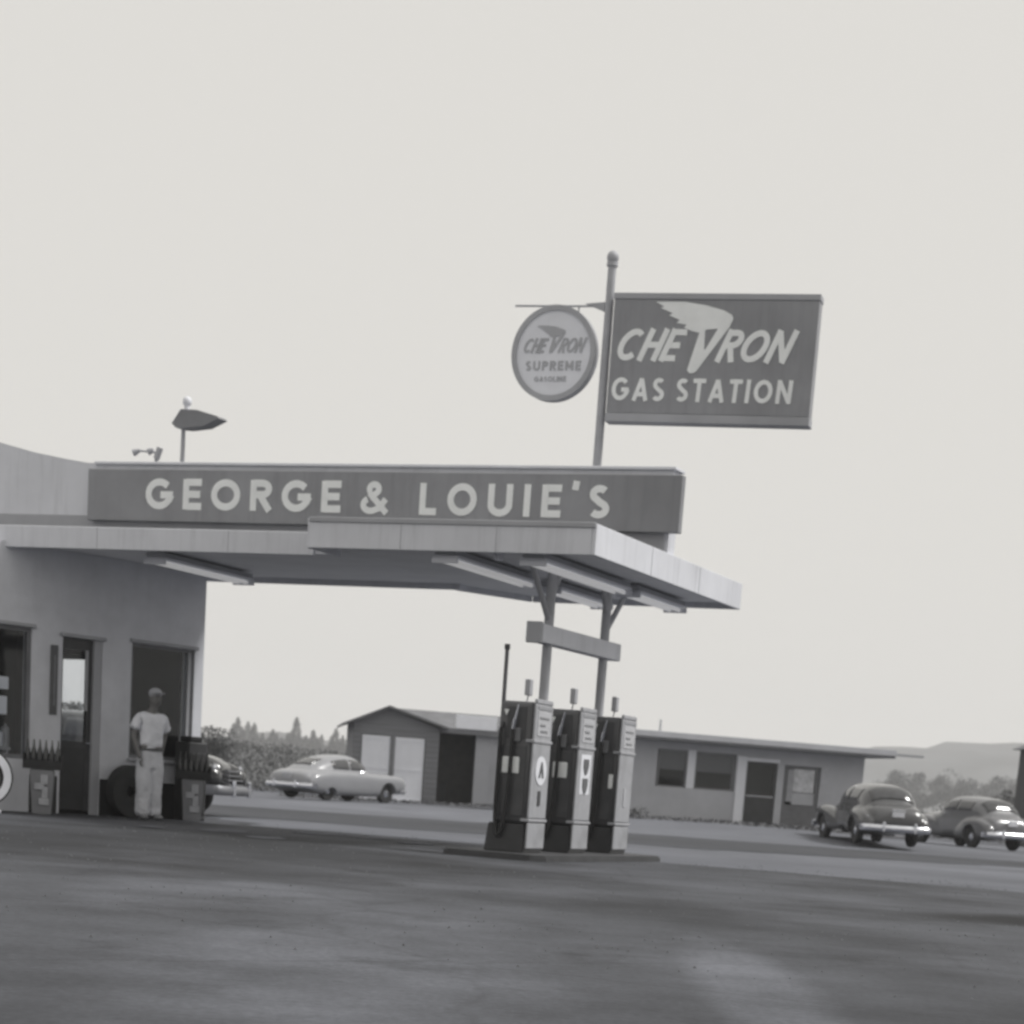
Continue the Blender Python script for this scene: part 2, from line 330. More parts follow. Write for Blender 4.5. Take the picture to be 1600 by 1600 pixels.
# far hill to the right, low rise to the left
def ridge(name, pts, depth, m, jag):
    b = MB(); n = len(pts); rows = 8; vs = []
    for j in range(rows+1):
        f = j/rows
        for (x, y, z) in pts: vs.append((x+random.uniform(-3, 3), y-depth*(1-f), z*sst(f)*(1+random.uniform(-jag, jag))-(.5 if j == 0 else 0)))
    b.add(vs, [(j*n+i, j*n+i+1, (j+1)*n+i+1, (j+1)*n+i) for j in range(rows) for i in range(n-1)])
    return tag(b.build(name, m, smooth=True), kind='structure')
pts = []
for i in range(60):
    x = 30+i*10
    z = 25+13*sst((x-105)/85)+1.2*sin(x*.06)+.8*sin(x*.23)
    pts.append((x*1.55, 1400, z*1.5))
ridge('hills', pts, 320, HILLM, .02)
pts = [(-520+i*14, 1100, 19+3*sin(i*.5)+1.8*sin(i*1.7)) for i in range(44)]
ridge('low_rise', pts, 200, HILLM, .04)

# ------------------------------------------------------------ canopy
cv = thing('canopy', 'flat pale canopy reaching from the station office out over the pump island', 'canopy', S(-11, 25.7), SRZ)
def L(u, v): return (u+11, v-25.7)      # station coordinates -> canopy-local
isl = [L(-12.80, 23.1), L(-9.1, 23.1), L(-9.1, 28.75), L(-12.2, 28.75), L(-12.80, 27.55)]
main = [L(-20.5, 23.87), L(-12.81, 23.87), L(-12.81, 27.4), L(-20.5, 27.4)]
MB().prismz([(p[0], p[1]) for p in isl], 3.58, 3.64).build('soffit', SOFFIT, cv)
MB().prismz([(p[0], p[1]) for p in main], 3.58, 3.64).build('soffit', SOFFIT, cv)
MB().prismz([(p[0], p[1]) for p in isl], 3.77, 3.81).build('roof_deck', CONC, cv)
MB().prismz([(p[0], p[1]) for p in main], 3.70, 3.74).build('roof_deck', CONC, cv)
def edge(b, a, c, z0, z1, t=.055):
    a = Vector(a); c = Vector(c); d = (c-a).normalized(); n = Vector((d.y, -d.x)); L_ = (c-a).length
    M = Matrix(((d.x, n.x, 0, a.x), (d.y, n.y, 0, a.y), (0, 0, 1, 0), (0, 0, 0, 1)))
    b.box(0, L_, 0, t, z0, z1, M=M, bev=.006, seg=1)
b = MB(); edge(b, isl[0], isl[1], 3.5, 3.85); b.build('front_fascia', FASCIA, cv)
b = MB(); edge(b, Vector(isl[1])+Vector((.056, -.05)), Vector(isl[2])+Vector((.056, .055)), 3.5, 3.85); o = b.build('side_fascia', FASCIA, cv); o.location.x -= .055
b = MB(); edge(b, isl[2], isl[3], 3.5, 3.85); edge(b, isl[3], isl[4], 3.5, 3.85); b.build('rear_fascia', FASCIA, cv)
b = MB(); edge(b, main[0], L(-13.16, 23.87), 3.5, 3.78); b.build('front_fascia', FASCIA, cv)
b = MB(); edge(b, L(-13.16, 23.93), L(-12.86, 23.93), 3.52, 3.76); b.build('front_fascia', FASCIA, cv)
b = MB(); edge(b, main[2], main[3], 3.5, 3.78); b.build('rear_fascia', FASCIA, cv)
b = MB(); b.box(L(-12.87, 0)[0], L(-12.74, 0)[0], L(0, 27.38)[1], L(0, 27.60)[1], 3.503, 3.775); b.build('corner_block', FASCIA, cv)
b = MB(); edge(b, L(-12.80, 23.9), L(-12.80, 23.1), 3.5, 3.85); b.build('end_fascia', FASCIA, cv)
b = MB()
edge(b, (isl[0][0], isl[0][1]-.056), (isl[1][0]+.05, isl[1][1]-.056), 3.80, 3.86, .018); b.build('drip_edge', TRIM, cv)
for k in range(1, 3):
    px, py = L(-12.8+k*1.25, 23.1); MB().box(px-.003, px+.003, py-.0585, py-.0555, 3.505, 3.79).build('joint_cover', TRIM, cv)
for k in range(1, 3):
    px, py = L(-9.1, 23.1+k*1.9); MB().box(px+.0565, px+.060, py-.004, py+.004, 3.505, 3.845).build('joint_cover', TRIM, cv)
for k in range(1, 4):
    px, py = L(-20.4+k*2.0, 23.87); MB().box(px-.003, px+.003, py-.0585, py-.0555, 3.505, 3.775).build('joint_cover', TRIM, cv)
# columns with cross board and braces
for v in (24.25, 26.2):
    x, y = L(-10.05, v)
    b = MB(); b.cyl((x, y, .08), (x, y, 3.58), .06, n=16); b.cyl((x, y, .08), (x, y, .11), .11, n=16); b.build('column', POLE, cv, smooth=True)
x, y1 = L(-10.05, 23.45); _, y2 = L(-10.05, 24.25); _, y3 = L(-10.05, 24.6); _, y4 = L(-10.05, 26.2); _, y5 = L(-10.05, 27.0); _, y6 = L(-10.05, 25.95)
for (ya, yb, za) in ((y2, y1, 2.84), (y2, y3, 3.1), (y4, y5, 2.90), (y4, y6, 3.1)):
    MB().cyl((x, ya, za), (x, yb, 3.58), .036, n=10).build('brace', TRIM, cv, smooth=True)
b = MB(); b.box(x-.09, x+.09, L(0, 23.86)[1], L(0, 26.62)[1], 2.57, 2.79, bev=.012); b.build('cross_board', FASCIA, cv)
b = MB(); b.box(x-.10, x+.10, L(0, 23.78)[1], L(0, 23.855)[1], 2.555, 2.805, bev=.01); b.build('board_end_cap', TRIM, cv)

# parapet with raised left wing
pp = thing('parapet_wall', 'long pale parapet on the canopy roof, sweeping up at its left end', 'parapet', S(-13, 25.7), SRZ)
def X(u): return u+13
top = [(X(-9.10), 3.82), (X(-9.10), 4.86), (X(-17.3), 4.86), (X(-17.9), 4.885), (X(-18.3), 4.94), (X(-18.8), 5.02), (X(-19.4), 5.15), (X(-20.5), 5.32), (X(-20.5), 3.82)]
MB().prism(top, 0, .26).build('wall', FASCIA, pp)
MB().box(X(-17.75), X(-9.06), -.05, .32, 4.862, 4.90, bev=.008).build('coping', WHITE, pp)
MB().box(X(-20.5), X(-9.15), -.03, -.002, 3.83, 4.17, bev=.006).build('base_band', TRIM, pp)
sb = thing('name_board', 'long dark board with the two owners\' names in big white letters', 'sign', S(-13, 25.7, 4.08), SRZ)
MB().box(X(-17.76), X(-8.92), -.17, -.035, .012, .70, bev=.008).build('board', PANEL, sb)
LT = (LETTER, sb)
lettering(LT, 'GEORGE', X(-16.80), .175, .40, total=3.08, s=.21, gap=.30, y0=-.176, y1=-.165)
lettering(LT, '&', X(-13.42), .175, .39, total=.40, s=.19, y0=-.176, y1=-.165)
lettering(LT, "LOUIE'S", X(-12.55), .165, .40, total=2.68, s=.21, gap=.34, y0=-.176, y1=-.165)

# fluorescent fixtures under the canopy
fx0 = None
def fixture(u, v0, v1, label):
    ln = v1-v0
    t = thing('fluorescent_light', label, 'ceiling light', S(u, v0, 3.40), SRZ, 'fluorescent lights under the canopy')
    MB().box(-.14, .14, 0, ln, .085, .15, bev=.01).build('housing', TRIM, t)
    MB().box(-.17, .17, .02, ln-.02, .055, .083, bev=.005).build('reflector', WHITE, t)
    for sx in (-.07, .07): MB().cyl((sx, .05, .025), (sx, ln-.05, .025), .026, n=10).build('tube', TUBE, t, smooth=True)
    for yy in (.0, ln-.03): MB().box(-.17, .17, yy, yy+.03, -.01, .053, bev=.004).build('end_cap', WHITE, t)
    for k in (.12, ln-.12): MB().cyl((0, k, .15), (0, k, .19), .03, n=8).build('hanger', TRIM, t)
fixture(-11.05, 23.25, 25.85, 'fluorescent light under the canopy, front one of the row left of the columns')
fixture(-10.95, 26.35, 28.35, 'fluorescent light under the canopy, rear one of the row behind the left column')
fixture(-9.92, 23.3, 26.3, 'fluorescent light right over the columns, front one of the right-hand row')
fixture(-9.88, 26.5, 28.45, 'fluorescent light under the far right corner of the canopy')
fixture(-15.85, 24.35, 26.7, 'fluorescent light hanging beside the station office wall')
for (u, v) in ((-10.45, 23.5), (-11.3, 25.2)):
    tag(MB().cyl((0, 0, 0), (0, 0, -.12), .07, .05, n=12).build('lamp_socket', WHITE, loc=S(u, v, 3.578), smooth=True), 'small white lamp socket %s' % ('between the two light rows near the front edge' if v < 24 else 'on the soffit left of the two light rows'), 'lamp')

# ------------------------------------------------------------ roof sign
rs = thing('sign_pole', 'tall grey pole rising from the canopy roof with a ball on top', 'pole', S(-10.66, 27, 3.81), SRZ)
MB().cyl((0, 0, 0), (0, 0, 3.86), .062, .055, n=16).build('pole', POLE, rs, smooth=True)
MB().cyl((0, 0, 0), (0, 0, .04), .16, n=16).build('base_plate', POLE, rs)
b = MB(); b.ball((0, 0, 3.91), .08, .08, .085); b.cyl((0, 0, 3.80), (0, 0, 3.85), .075, n=14); b.build('finial', POLE, rs, smooth=True)
b = MB(); b.cyl((-.05, 0, 3.31), (-1.35, 0, 3.34), .014, n=8); b.prism([(-.06, 3.24), (-.06, 3.36), (-.34, 3.345)], -.015, .015); b.build('bracket_arm', POLE, rs)
bs = thing('gas_station_sign', 'big dark rectangular sign with winged white lettering, right of the pole', 'sign', S(-7.8-2.76, 27, 5.66), SRZ+radians(7))
MB().box(0, 2.71, -.12, .12, .11, 1.52, bev=.01).build('panel', PANEL, bs)
MB().box(-.01, 2.72, -.13, .13, 1.522, 1.60, bev=.01).build('top_rail', TRIM, bs)
MB().box(-.01, 2.72, -.13, .13, .0, .108, bev=.01).build('bottom_rail', TRIM, bs)
# plane coordinates in the sign: x = t+1.46, z = z-5.66
LT = (LETTER, bs)
lettering(LT, 'CHE', .03, .76, .40, total=.83, s=.20, gap=.10, y0=-.126, y1=-.118, shear=.42)
lettering(LT, 'RON', 1.40, .76, .40, total=.92, s=.20, gap=.10, y0=-.126, y1=-.118, shear=.42)
lettering(LT, 'GAS STATION', .05, .265, .29, total=2.40, s=.20, gap=.22, y0=-.126, y1=-.118, shear=.05)
V0 = 1.46
pw = [(-.36, 6.30), (-.41, 6.33), (-.27, 6.77), (-.40, 6.80), (-.50, 6.84), (-.46, 6.87), (-.60, 6.895), (-.56, 6.93), (-.71, 6.985), (-.66, 7.01), (-.83, 7.075), (-.78, 7.09), (-.90, 7.17), (-.5, 7.165), (-.22, 7.11), (.02, 7.05), (.12, 7.0), (.145, 6.955), (.12, 6.90), (-.29, 6.32)]
hole = [(-.195, 6.565), (-.215, 6.82), (-.04, 6.84)]
# V with wing, its open triangle left free: two stroke arms plus the feathered wing
b = MB()
b.prism([(p[0]+V0, p[1]-5.66) for p in [(-.38, 6.28), (-.41, 6.32), (-.28, 6.80), (-.215, 6.82), (-.205, 6.58), (-.195, 6.565), (-.04, 6.84), (.13, 6.92), (.11, 6.86), (-.29, 6.30), (-.33, 6.28)]], -.1275, -.118)
b.prism([(p[0]+V0, p[1]-5.66) for p in [(-.285, 6.775), (-.40, 6.80), (-.50, 6.84), (-.46, 6.87), (-.60, 6.895), (-.56, 6.93), (-.71, 6.985), (-.66, 7.01), (-.83, 7.075), (-.78, 7.09), (-.90, 7.15), (-.5, 7.15), (-.22, 7.11), (.02, 7.05), (.12, 7.0), (.145, 6.955), (.128, 6.90), (-.04, 6.83), (-.20, 6.815)]], -.1285, -.118)
b.build('winged_emblem', LETTER, bs)
rd = thing('round_gasoline_sign', 'round pale sign with a dark rim hanging left of the pole', 'sign', S(-11.39, 27, 6.535), SRZ)
M90 = Matrix.Rotation(radians(90), 4, 'X')
MB().lathe([(.54, -.05), (.545, .0), (.54, .05)], 48, M90).build('disc', mat('disc_paint', .74, .5, .05, 3), rd, smooth=True)
DISCT = mat('disc_lettering', .40, .5, .05, 3)
b = MB()
b.ribbon(arc(0, 0, .57, .57, 0, 360, 64)[:-1], .07, -.07, .07, closed=True); b.build('rim', mat('rim_paint', .38, .5, .1, 3), rd)
LT = (DISCT, rd)
lettering(LT, 'CHE', -.46, .0, .19, total=.31, s=.20, gap=.10, y0=-.056, y1=-.05, shear=.42)
lettering(LT, 'RON', .06, .0, .19, total=.34, s=.20, gap=.10, y0=-.056, y1=-.05, shear=.42)
lettering(LT, 'SUPREME', -.39, -.22, .12, total=.80, s=.22, gap=.22, y0=-.056, y1=-.05)
lettering(LT, 'GASOLINE', -.25, -.36, .065, total=.46, s=.2, gap=.2, y0=-.056, y1=-.05)
b = MB(); k = .40
b.prism([((p[0]+.25)*k+.0, (p[1]-6.76)*k+.19) for p in [(-.38, 6.28), (-.41, 6.32), (-.28, 6.80), (-.215, 6.82), (-.205, 6.58), (-.195, 6.565), (-.04, 6.84), (.13, 6.92), (.11, 6.86), (-.29, 6.30)]], -.0585, -.05)
b.prism([((p[0]+.25)*k+.0, (p[1]-6.76)*k+.19) for p in [(-.285, 6.775), (-.40, 6.80), (-.46, 6.87), (-.56, 6.93), (-.66, 7.01), (-.78, 7.09), (-.90, 7.15), (-.5, 7.15), (-.22, 7.11), (.12, 7.0), (.145, 6.955), (-.04, 6.83)]], -.0592, -.05)
b.build('winged_emblem', DISCT, rd)
for xa, za in ((-.2, .54), (.3, .50)): MB().cyl((xa, 0, za), (xa, 0, .605), .012, n=8).build('hanger', POLE, rd)

# roof lamp and small floodlights
rl = thing('roof_floodlight', 'large shaded floodlight with a ball on top on a post above the parapet', 'lamp', S(-17.79, 28, 3.74), SRZ)
MB().cyl((0, 0, 0), (0, 0, 2.06), .05, .03, n=12).build('post', POLE, rl, smooth=True)
b = MB(); b.prism([(-.13, 2.07), (.02, 2.27), (.30, 2.26), (.66, 2.17), (.68, 2.14), (.42, 2.03), (.1, 2.0), (-.06, 2.01)], -.13, .13)
bmesh.ops.bevel(b.bm, geom=[e for e in b.bm.edges if len(e.link_faces) == 2 and e.calc_face_angle(0) > .9], offset=.05, segments=3, affect='EDGES')
b.build('lamp_shade', mat('lamp_shade_paint', .20, .5, .1, 3), rl, smooth=True)
b = MB(); b.ball((.05, 0, 2.40), .07, .07, .075); b.cyl((.05, 0, 2.24), (.05, 0, 2.36), .05, .04, n=12); b.build('bulb_cover', WHITE, rl, smooth=True)
fb = thing('spotlight_bracket', 'low bracket with two small spotlights on the roof left of the shaded floodlight', 'lamp', S(-18.25, 28, 3.74), SRZ)
MB().cyl((0, 0, 0), (0, 0, 1.60), .03, n=8).build('post', POLE, fb)
b = MB(); b.cyl((-.35, 0, 1.70), (.08, 0, 1.66), .014, n=8); b.build('bar', POLE, fb)
for (a, c) in (((-.30, 0, 1.70), (-.40, -.02, 1.66)), ((-.06, 0, 1.71), (-.14, 0, 1.68))): MB().cyl(a, c, .025, .055, n=12).build('spotlight', TRIM, fb, smooth=True)
b = MB(); b.cyl((0, 0, 1.58), (.06, 0, 1.74), .05, .05, n=10); b.build('spotlight', TRIM, fb, smooth=True)

# ------------------------------------------------------------ station office
WRZ = radians(49.5)
WO = Vector((-5.2, 31.5, 0))
def WL(t, y, z=0): return WO+Vector((cos(WRZ)*t-sin(WRZ)*y, sin(WRZ)*t+cos(WRZ)*y, z))
of = thing('station_office', 'stucco station office under the canopy with a door and two big windows', 'building', WO, WRZ)
H = 3.575
b = MB()
for (t0, t1, z0, z1) in ((-6.5, -4.7, 0, H), (-4.7, -3.06, 0, .72), (-4.7, -3.06, 2.49, H), (-3.06, -2.55, 0, H), (-2.55, -1.86, 2.43, H), (-1.86, -1.34, 0, H), (-1.34, -.17, 0, .85), (-1.34, -.17, 2.47, H), (-.17, 0, 0, H)):
    b.box(t0, t1, 0, .2, z0, z1)
bmesh.ops.remove_doubles(b.bm, verts=b.bm.verts, dist=.0005); b.build('wall', CREAM, of)
b = MB()
for (y0, y1, z0, z1) in ((.2, 2.5, 0, H), (2.5, 3.7, 0, 1.0), (2.5, 3.7, 2.36, H), (3.7, 4.6, 0, H)): b.box(-.2, 0, y0, y1, z0, z1)
b.box(-6.5, -.2, 4.4, 4.6, 0, H); b.box(-6.5, -6.3, .2, 4.4, 0, H)
bmesh.ops.remove_doubles(b.bm, verts=b.bm.verts, dist=.0005); b.build('wall', CREAM, of)
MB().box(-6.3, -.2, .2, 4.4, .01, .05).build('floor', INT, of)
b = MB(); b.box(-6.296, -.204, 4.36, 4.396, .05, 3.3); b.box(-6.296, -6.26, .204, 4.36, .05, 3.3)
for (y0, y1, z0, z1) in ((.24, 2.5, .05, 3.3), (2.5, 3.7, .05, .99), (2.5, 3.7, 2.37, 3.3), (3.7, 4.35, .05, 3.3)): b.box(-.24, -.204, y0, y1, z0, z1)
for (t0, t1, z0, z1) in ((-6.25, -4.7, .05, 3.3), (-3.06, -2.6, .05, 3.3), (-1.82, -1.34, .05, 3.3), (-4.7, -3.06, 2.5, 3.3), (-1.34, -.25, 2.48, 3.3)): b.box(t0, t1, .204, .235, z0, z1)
b_ = 0; b.build('darkening_lining', INT, of)  # dark lining added over the pale inner walls to darken the room
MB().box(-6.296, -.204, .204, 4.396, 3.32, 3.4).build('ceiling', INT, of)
for ta, tb in ((-6.5, -4.7), (-3.06, -2.6), (-1.85, .012)): MB().box(ta, tb, -.014, -.002, .0, .52).build('dark_skirting', mat('skirting_paint', .025, .5, .2, 5), of)
FR = mat('dark_window_frame', .17, .5, .15, 5)
def frame(t0, t1, z0, z1, w_, y0=.03, y1=.10, m=FR, name='window'):
    b = MB(); b.box(t0, t1, y0, y1, z1-w_, z1); b.box(t0, t1, y0, y1, z0, z0+w_); b.box(t0, t0+w_, y0, y1, z0+w_, z1-w_); b.box(t1-w_, t1, y0, y1, z0+w_, z1-w_)
    o = b.build(name, m, of); return o
f1 = frame(-4.7, -3.06, .72, 2.49, .06); MB().box(-4.64, -3.12, .06, .064, .78, 2.43).build('pane', glass(), f1)
f2 = frame(-1.34, -.17, .85, 2.47, .05); MB().box(-1.29, -.22, .06, .066, .90, 2.42).build('pane', glass(), f2)
MB().box(-.275, -.225, .02, .055, .90, 2.42).build('mullion', mat('pale_mullion', .32, .5, .1, 5), f2)
# head trims above openings
for (a, c, z) in ((-4.75, -3.02, 2.492), (-2.6, -1.82, 2.432), (-1.38, -.13, 2.472)): MB().box(a, c, -.045, .028, z, z+.05, bev=.006, seg=1).build('lintel_trim', TRIM, of)
MB().box(-1.38, -.13, -.06, -.002, .80, .845, bev=.006, seg=1).build('sill', TRIM, of)
# door: upper glass, dark lower panel
d = MB(); d.box(-2.54, -1.87, .05, .11, 2.28, 2.425); d.box(-2.545, -2.50, .05, .11, .05, 2.28); d.box(-2.08, -1.87, .05, .11, 0.05, 2.28); d.box(-2.50, -2.08, .05, .11, .93, 1.02)
dr = d.build('door', DARK, of)
MB().box(-2.50, -2.08, .055, .10, .06, .93).build('lower_panel', mat('door_panel', .03, .4, .2, 6), dr)
MB().box(-2.50, -2.08, .075, .08, 1.02, 2.28).build('pane', glass(), dr)
MB().box(-2.13, -2.085, .02, .045, 1.45, 2.28).build('glazing_bar', mat('pale_mullion', .32), dr)
b = MB(); b.cyl((-2.04, -.0, 1.0), (-2.04, .05, 1.0), .012, n=8); b.cyl((-2.04, 0, 1.0), (-2.12, 0, 1.0), .014, n=8); b.build('handle', CHROME, dr)
MB().box(-2.0, -1.87, .0, .048, .0, 2.43).build('door_jamb', TRIM, of)
f3 = MB(); f3.box(-.14, -.06, 2.5, 3.7, 2.31, 2.36); f3.box(-.14, -.06, 2.5, 3.7, 1.0, 1.05); f3.box(-.14, -.06, 2.5, 2.55, 1.05, 2.31); f3.box(-.14, -.06, 3.65, 3.7, 1.05, 2.31)
f3 = f3.build('window', FR, of); MB().box(-.102, -.096, 2.55, 3.65, 1.05, 2.31).build('pane', glass(), f3)
tp = thing('thermometer_plate', 'tall narrow dark plate on the wall left of the office door', 'wall plate', WL(-2.70, -.003, 1.36), WRZ)
MB().box(-.06, .06, -.03, 0, 0, .94, bev=.01).build('plate', mat('plate_enamel', .10, .4, .15, 6), tp)
MB().box(-.012, .012, -.038, -.031, .12, .80).build('glass_stem', mat('plate_stem', .22), tp)
# goods in the left window: stands inside on a display shelf
sh = thing('display_shelf', 'low shelf behind the left office window', 'shelf', WL(-4.1, .32, .05), WRZ)
MB().box(-.75, .95, 0, .35, .78, .82, bev=.005).build('board', TRIM, sh)
for q in (-.7, .88): MB().box(q, q+.04, .02, .33, 0, .779).build('leg', TRIM, sh)
def goods(name, label, t, y, z, sx, sz, m):
    tag(MB().box(-sx/2, sx/2, 0, .12, 0, sz, bev=.012).build(name, m, loc=WL(t, y, z), rz=WRZ), label, name.replace('_', ' '))
for nm, lab, t, y, z, sx, sz, m in (('price_card', 'pale card hanging high in the left office window', -3.46, .14, 1.64, .26, .17, WHITE), ('poster_card', 'pale upright card under the price card in the left window', -3.47, .14, 1.30, .24, .25, MATS['white_paint'])):
    goods(nm, lab, t, y, z, sx, sz, m)
    tag(MB().tube([WL(t-.1, y+.06, z+sz), WL(t-.1, y+.06, 2.44)], .004, 6).build('hanging_wire', TRIM), 'thin wire holding the %s in the window' % nm.replace('_', ' '), 'wire')
for i, (t, r, h) in enumerate(((-3.46, .07, .30), (-3.30, .09, .24), (-3.16, .06, .32), (-3.65, .08, .24))):
    b = MB(); b.lathe([(r*.9, 0), (r, .01), (r, h*.8), (r*.55, h*.88), (r*.3, h*.9), (r*.3, h)], 14)
    tag(b.build('oil_can', (SHELF, WHITE, SHELF, TRIM)[i], loc=WL(t, .45, .871), smooth=True), ('squat pale can second from the left on the window shelf', 'broad white can in the middle of the window shelf', 'tall can at the right end of the window shelf', 'grey can at the left end of the window shelf')[i], 'can')

# ------------------------------------------------------------ forecourt goods by the wall
def oil_rack(label, t, y, rz_off=0):
    r = thing('oil_bottle_rack', label, 'rack', WL(t, y, .004), WRZ+rz_off, 'oil bottle racks by the office wall')
    # tapered pale bin below
    b = MB(); vs = []
    for z, wx, wy in ((.0, .125, .12), (.60, .165, .15)):
        vs += [(-wx, -wy, z), (wx, -wy, z), (wx, wy, z), (-wx, wy, z)]
    b.add(vs, [(3, 2, 1, 0), (4, 5, 6, 7), (0, 1, 5, 4), (1, 2, 6, 5), (2, 3, 7, 6), (3, 0, 4, 7)])
    bmesh.ops.bevel(b.bm, geom=list(b.bm.edges), offset=.012, segments=2, affect='EDGES')
    b.build('bin', mat('bin_grey_paint', .22, .5, .12, 6, wear=.3), r)
    b = MB(); b.box(-.02, .08, -.160, -.150, .40, .53, bev=.006); b.box(-.10, .03, -.156, -.150, .33, .42, bev=.006); b.box(0, .08, -.152, -.145, .22, .37, bev=.006); b.box(-.04, .10, -.147, -.140, .13, .22, bev=.006)
    b.build('bin_marking', mat('marking_pale', .40, .5, .15, 9), r)
    b = MB()
    b.box(-.26, .26, -.16, .16, .601, .63, bev=.004); b.box(-.26, .26, -.16, -.15, .63, .72); b.box(-.26, .26, .15, .16, .63, .72)
    for q in (-.26, .245): b.box(q, q+.015, -.15, .15, .63, .80)
    b.cyl((-.25, 0, .80), (.25, 0, .80), .01, n=8); b.build('tray', BLACK, r)
    for j in range(2):
        for i in range(6):
            b = MB(); b.lathe([(.034, 0), (.037, .01), (.037, .17), (.03, .21), (.03, .22), (.012, .27), (.006, .36)], 12)
            b.build('oil_bottle', mat('oil_in_glass', .03, .15, .2, 9, spec=.6), r, smooth=True, loc=(-.20+.08*i, -.07+.14*j, .632))
    return r
oil_rack('oil bottle rack on a pale bin beside the whitewall tyre, left of the door', -3.42, -.80, -radians(38))
oil_rack('oil bottle rack on a pale bin at the right corner of the office wall', -.52, -.48, -radians(38))
cb = thing('battery_cabinet', 'dark upright cabinet standing at the right corner of the office', 'cabinet', WL(-.36, -.22, .004), WRZ)
MB().box(-.17, .19, -.16, .16, 0, 1.14, bev=.025).build('body', DARK, cb)
MB().box(-.14, .16, -.18, -.162, .1, .98, bev=.01).build('door', mat('cabinet_door', .03, .4, .2, 5), cb)
MB().box(-.12, .12, -.12, .12, 1.142, 1.22, bev=.02).build('cap', BLACK, cb)
# whitewall tyre on stand at the frame edge
ty = thing('whitewall_tyre', 'whitewall tyre standing upright on a low pale stand at the left edge', 'tyre', WL(-4.58, -1.1, .004), WRZ-radians(20))
MT = Matrix.Translation((0, 0, .46)) @ Matrix.Rotation(radians(90), 4, 'X')
def ring(r0, r1, y0, y1, z0=.46, n=40):
    b = MB(); vs = []
    for i in range(n):
        a = 2*pi*i/n
        for r, y in ((r0, y0), (r1, y0), (r1, y1), (r0, y1)): vs.append((r*cos(a), y, z0+r*sin(a)))
    fs = []
    for i in range(n):
        a = 4*i; c = 4*((i+1) % n)
        for k in range(4): fs.append((a+k, a+(k+1) % 4, c+(k+1) % 4, c+k))
    b.add(vs, fs); return b
ring(.22, .38, -.085, .085).build('tread', BLACK, ty, smooth=True)
ring(.255, .355, -.095, -.086).build('whitewall', WHITE, ty)
ring(.10, .218, -.03, .03).build('rim', STEEL, ty)
b = MB(); b.box(-.22, .22, -.13, .13, 0, .05, bev=.01); b.box(-.16, -.10, -.1, .1, .05, .13); b.box(.10, .16, -.1, .1, .05, .13); b.build('stand', WHITE, ty)
# tyres leaning on the dark wall foot behind the attendant
tx = thing('spare_tyre', 'black tyre leaning against the wall behind the attendant', 'tyre', WL(-1.45, -.20, .004), WRZ)
b = ring(.20, .37, -.09, .09, .37); b.build('tread', BLACK, tx, smooth=True)
ring(.08, .198, -.03, .03, .37).build('rim', BLACK, tx)

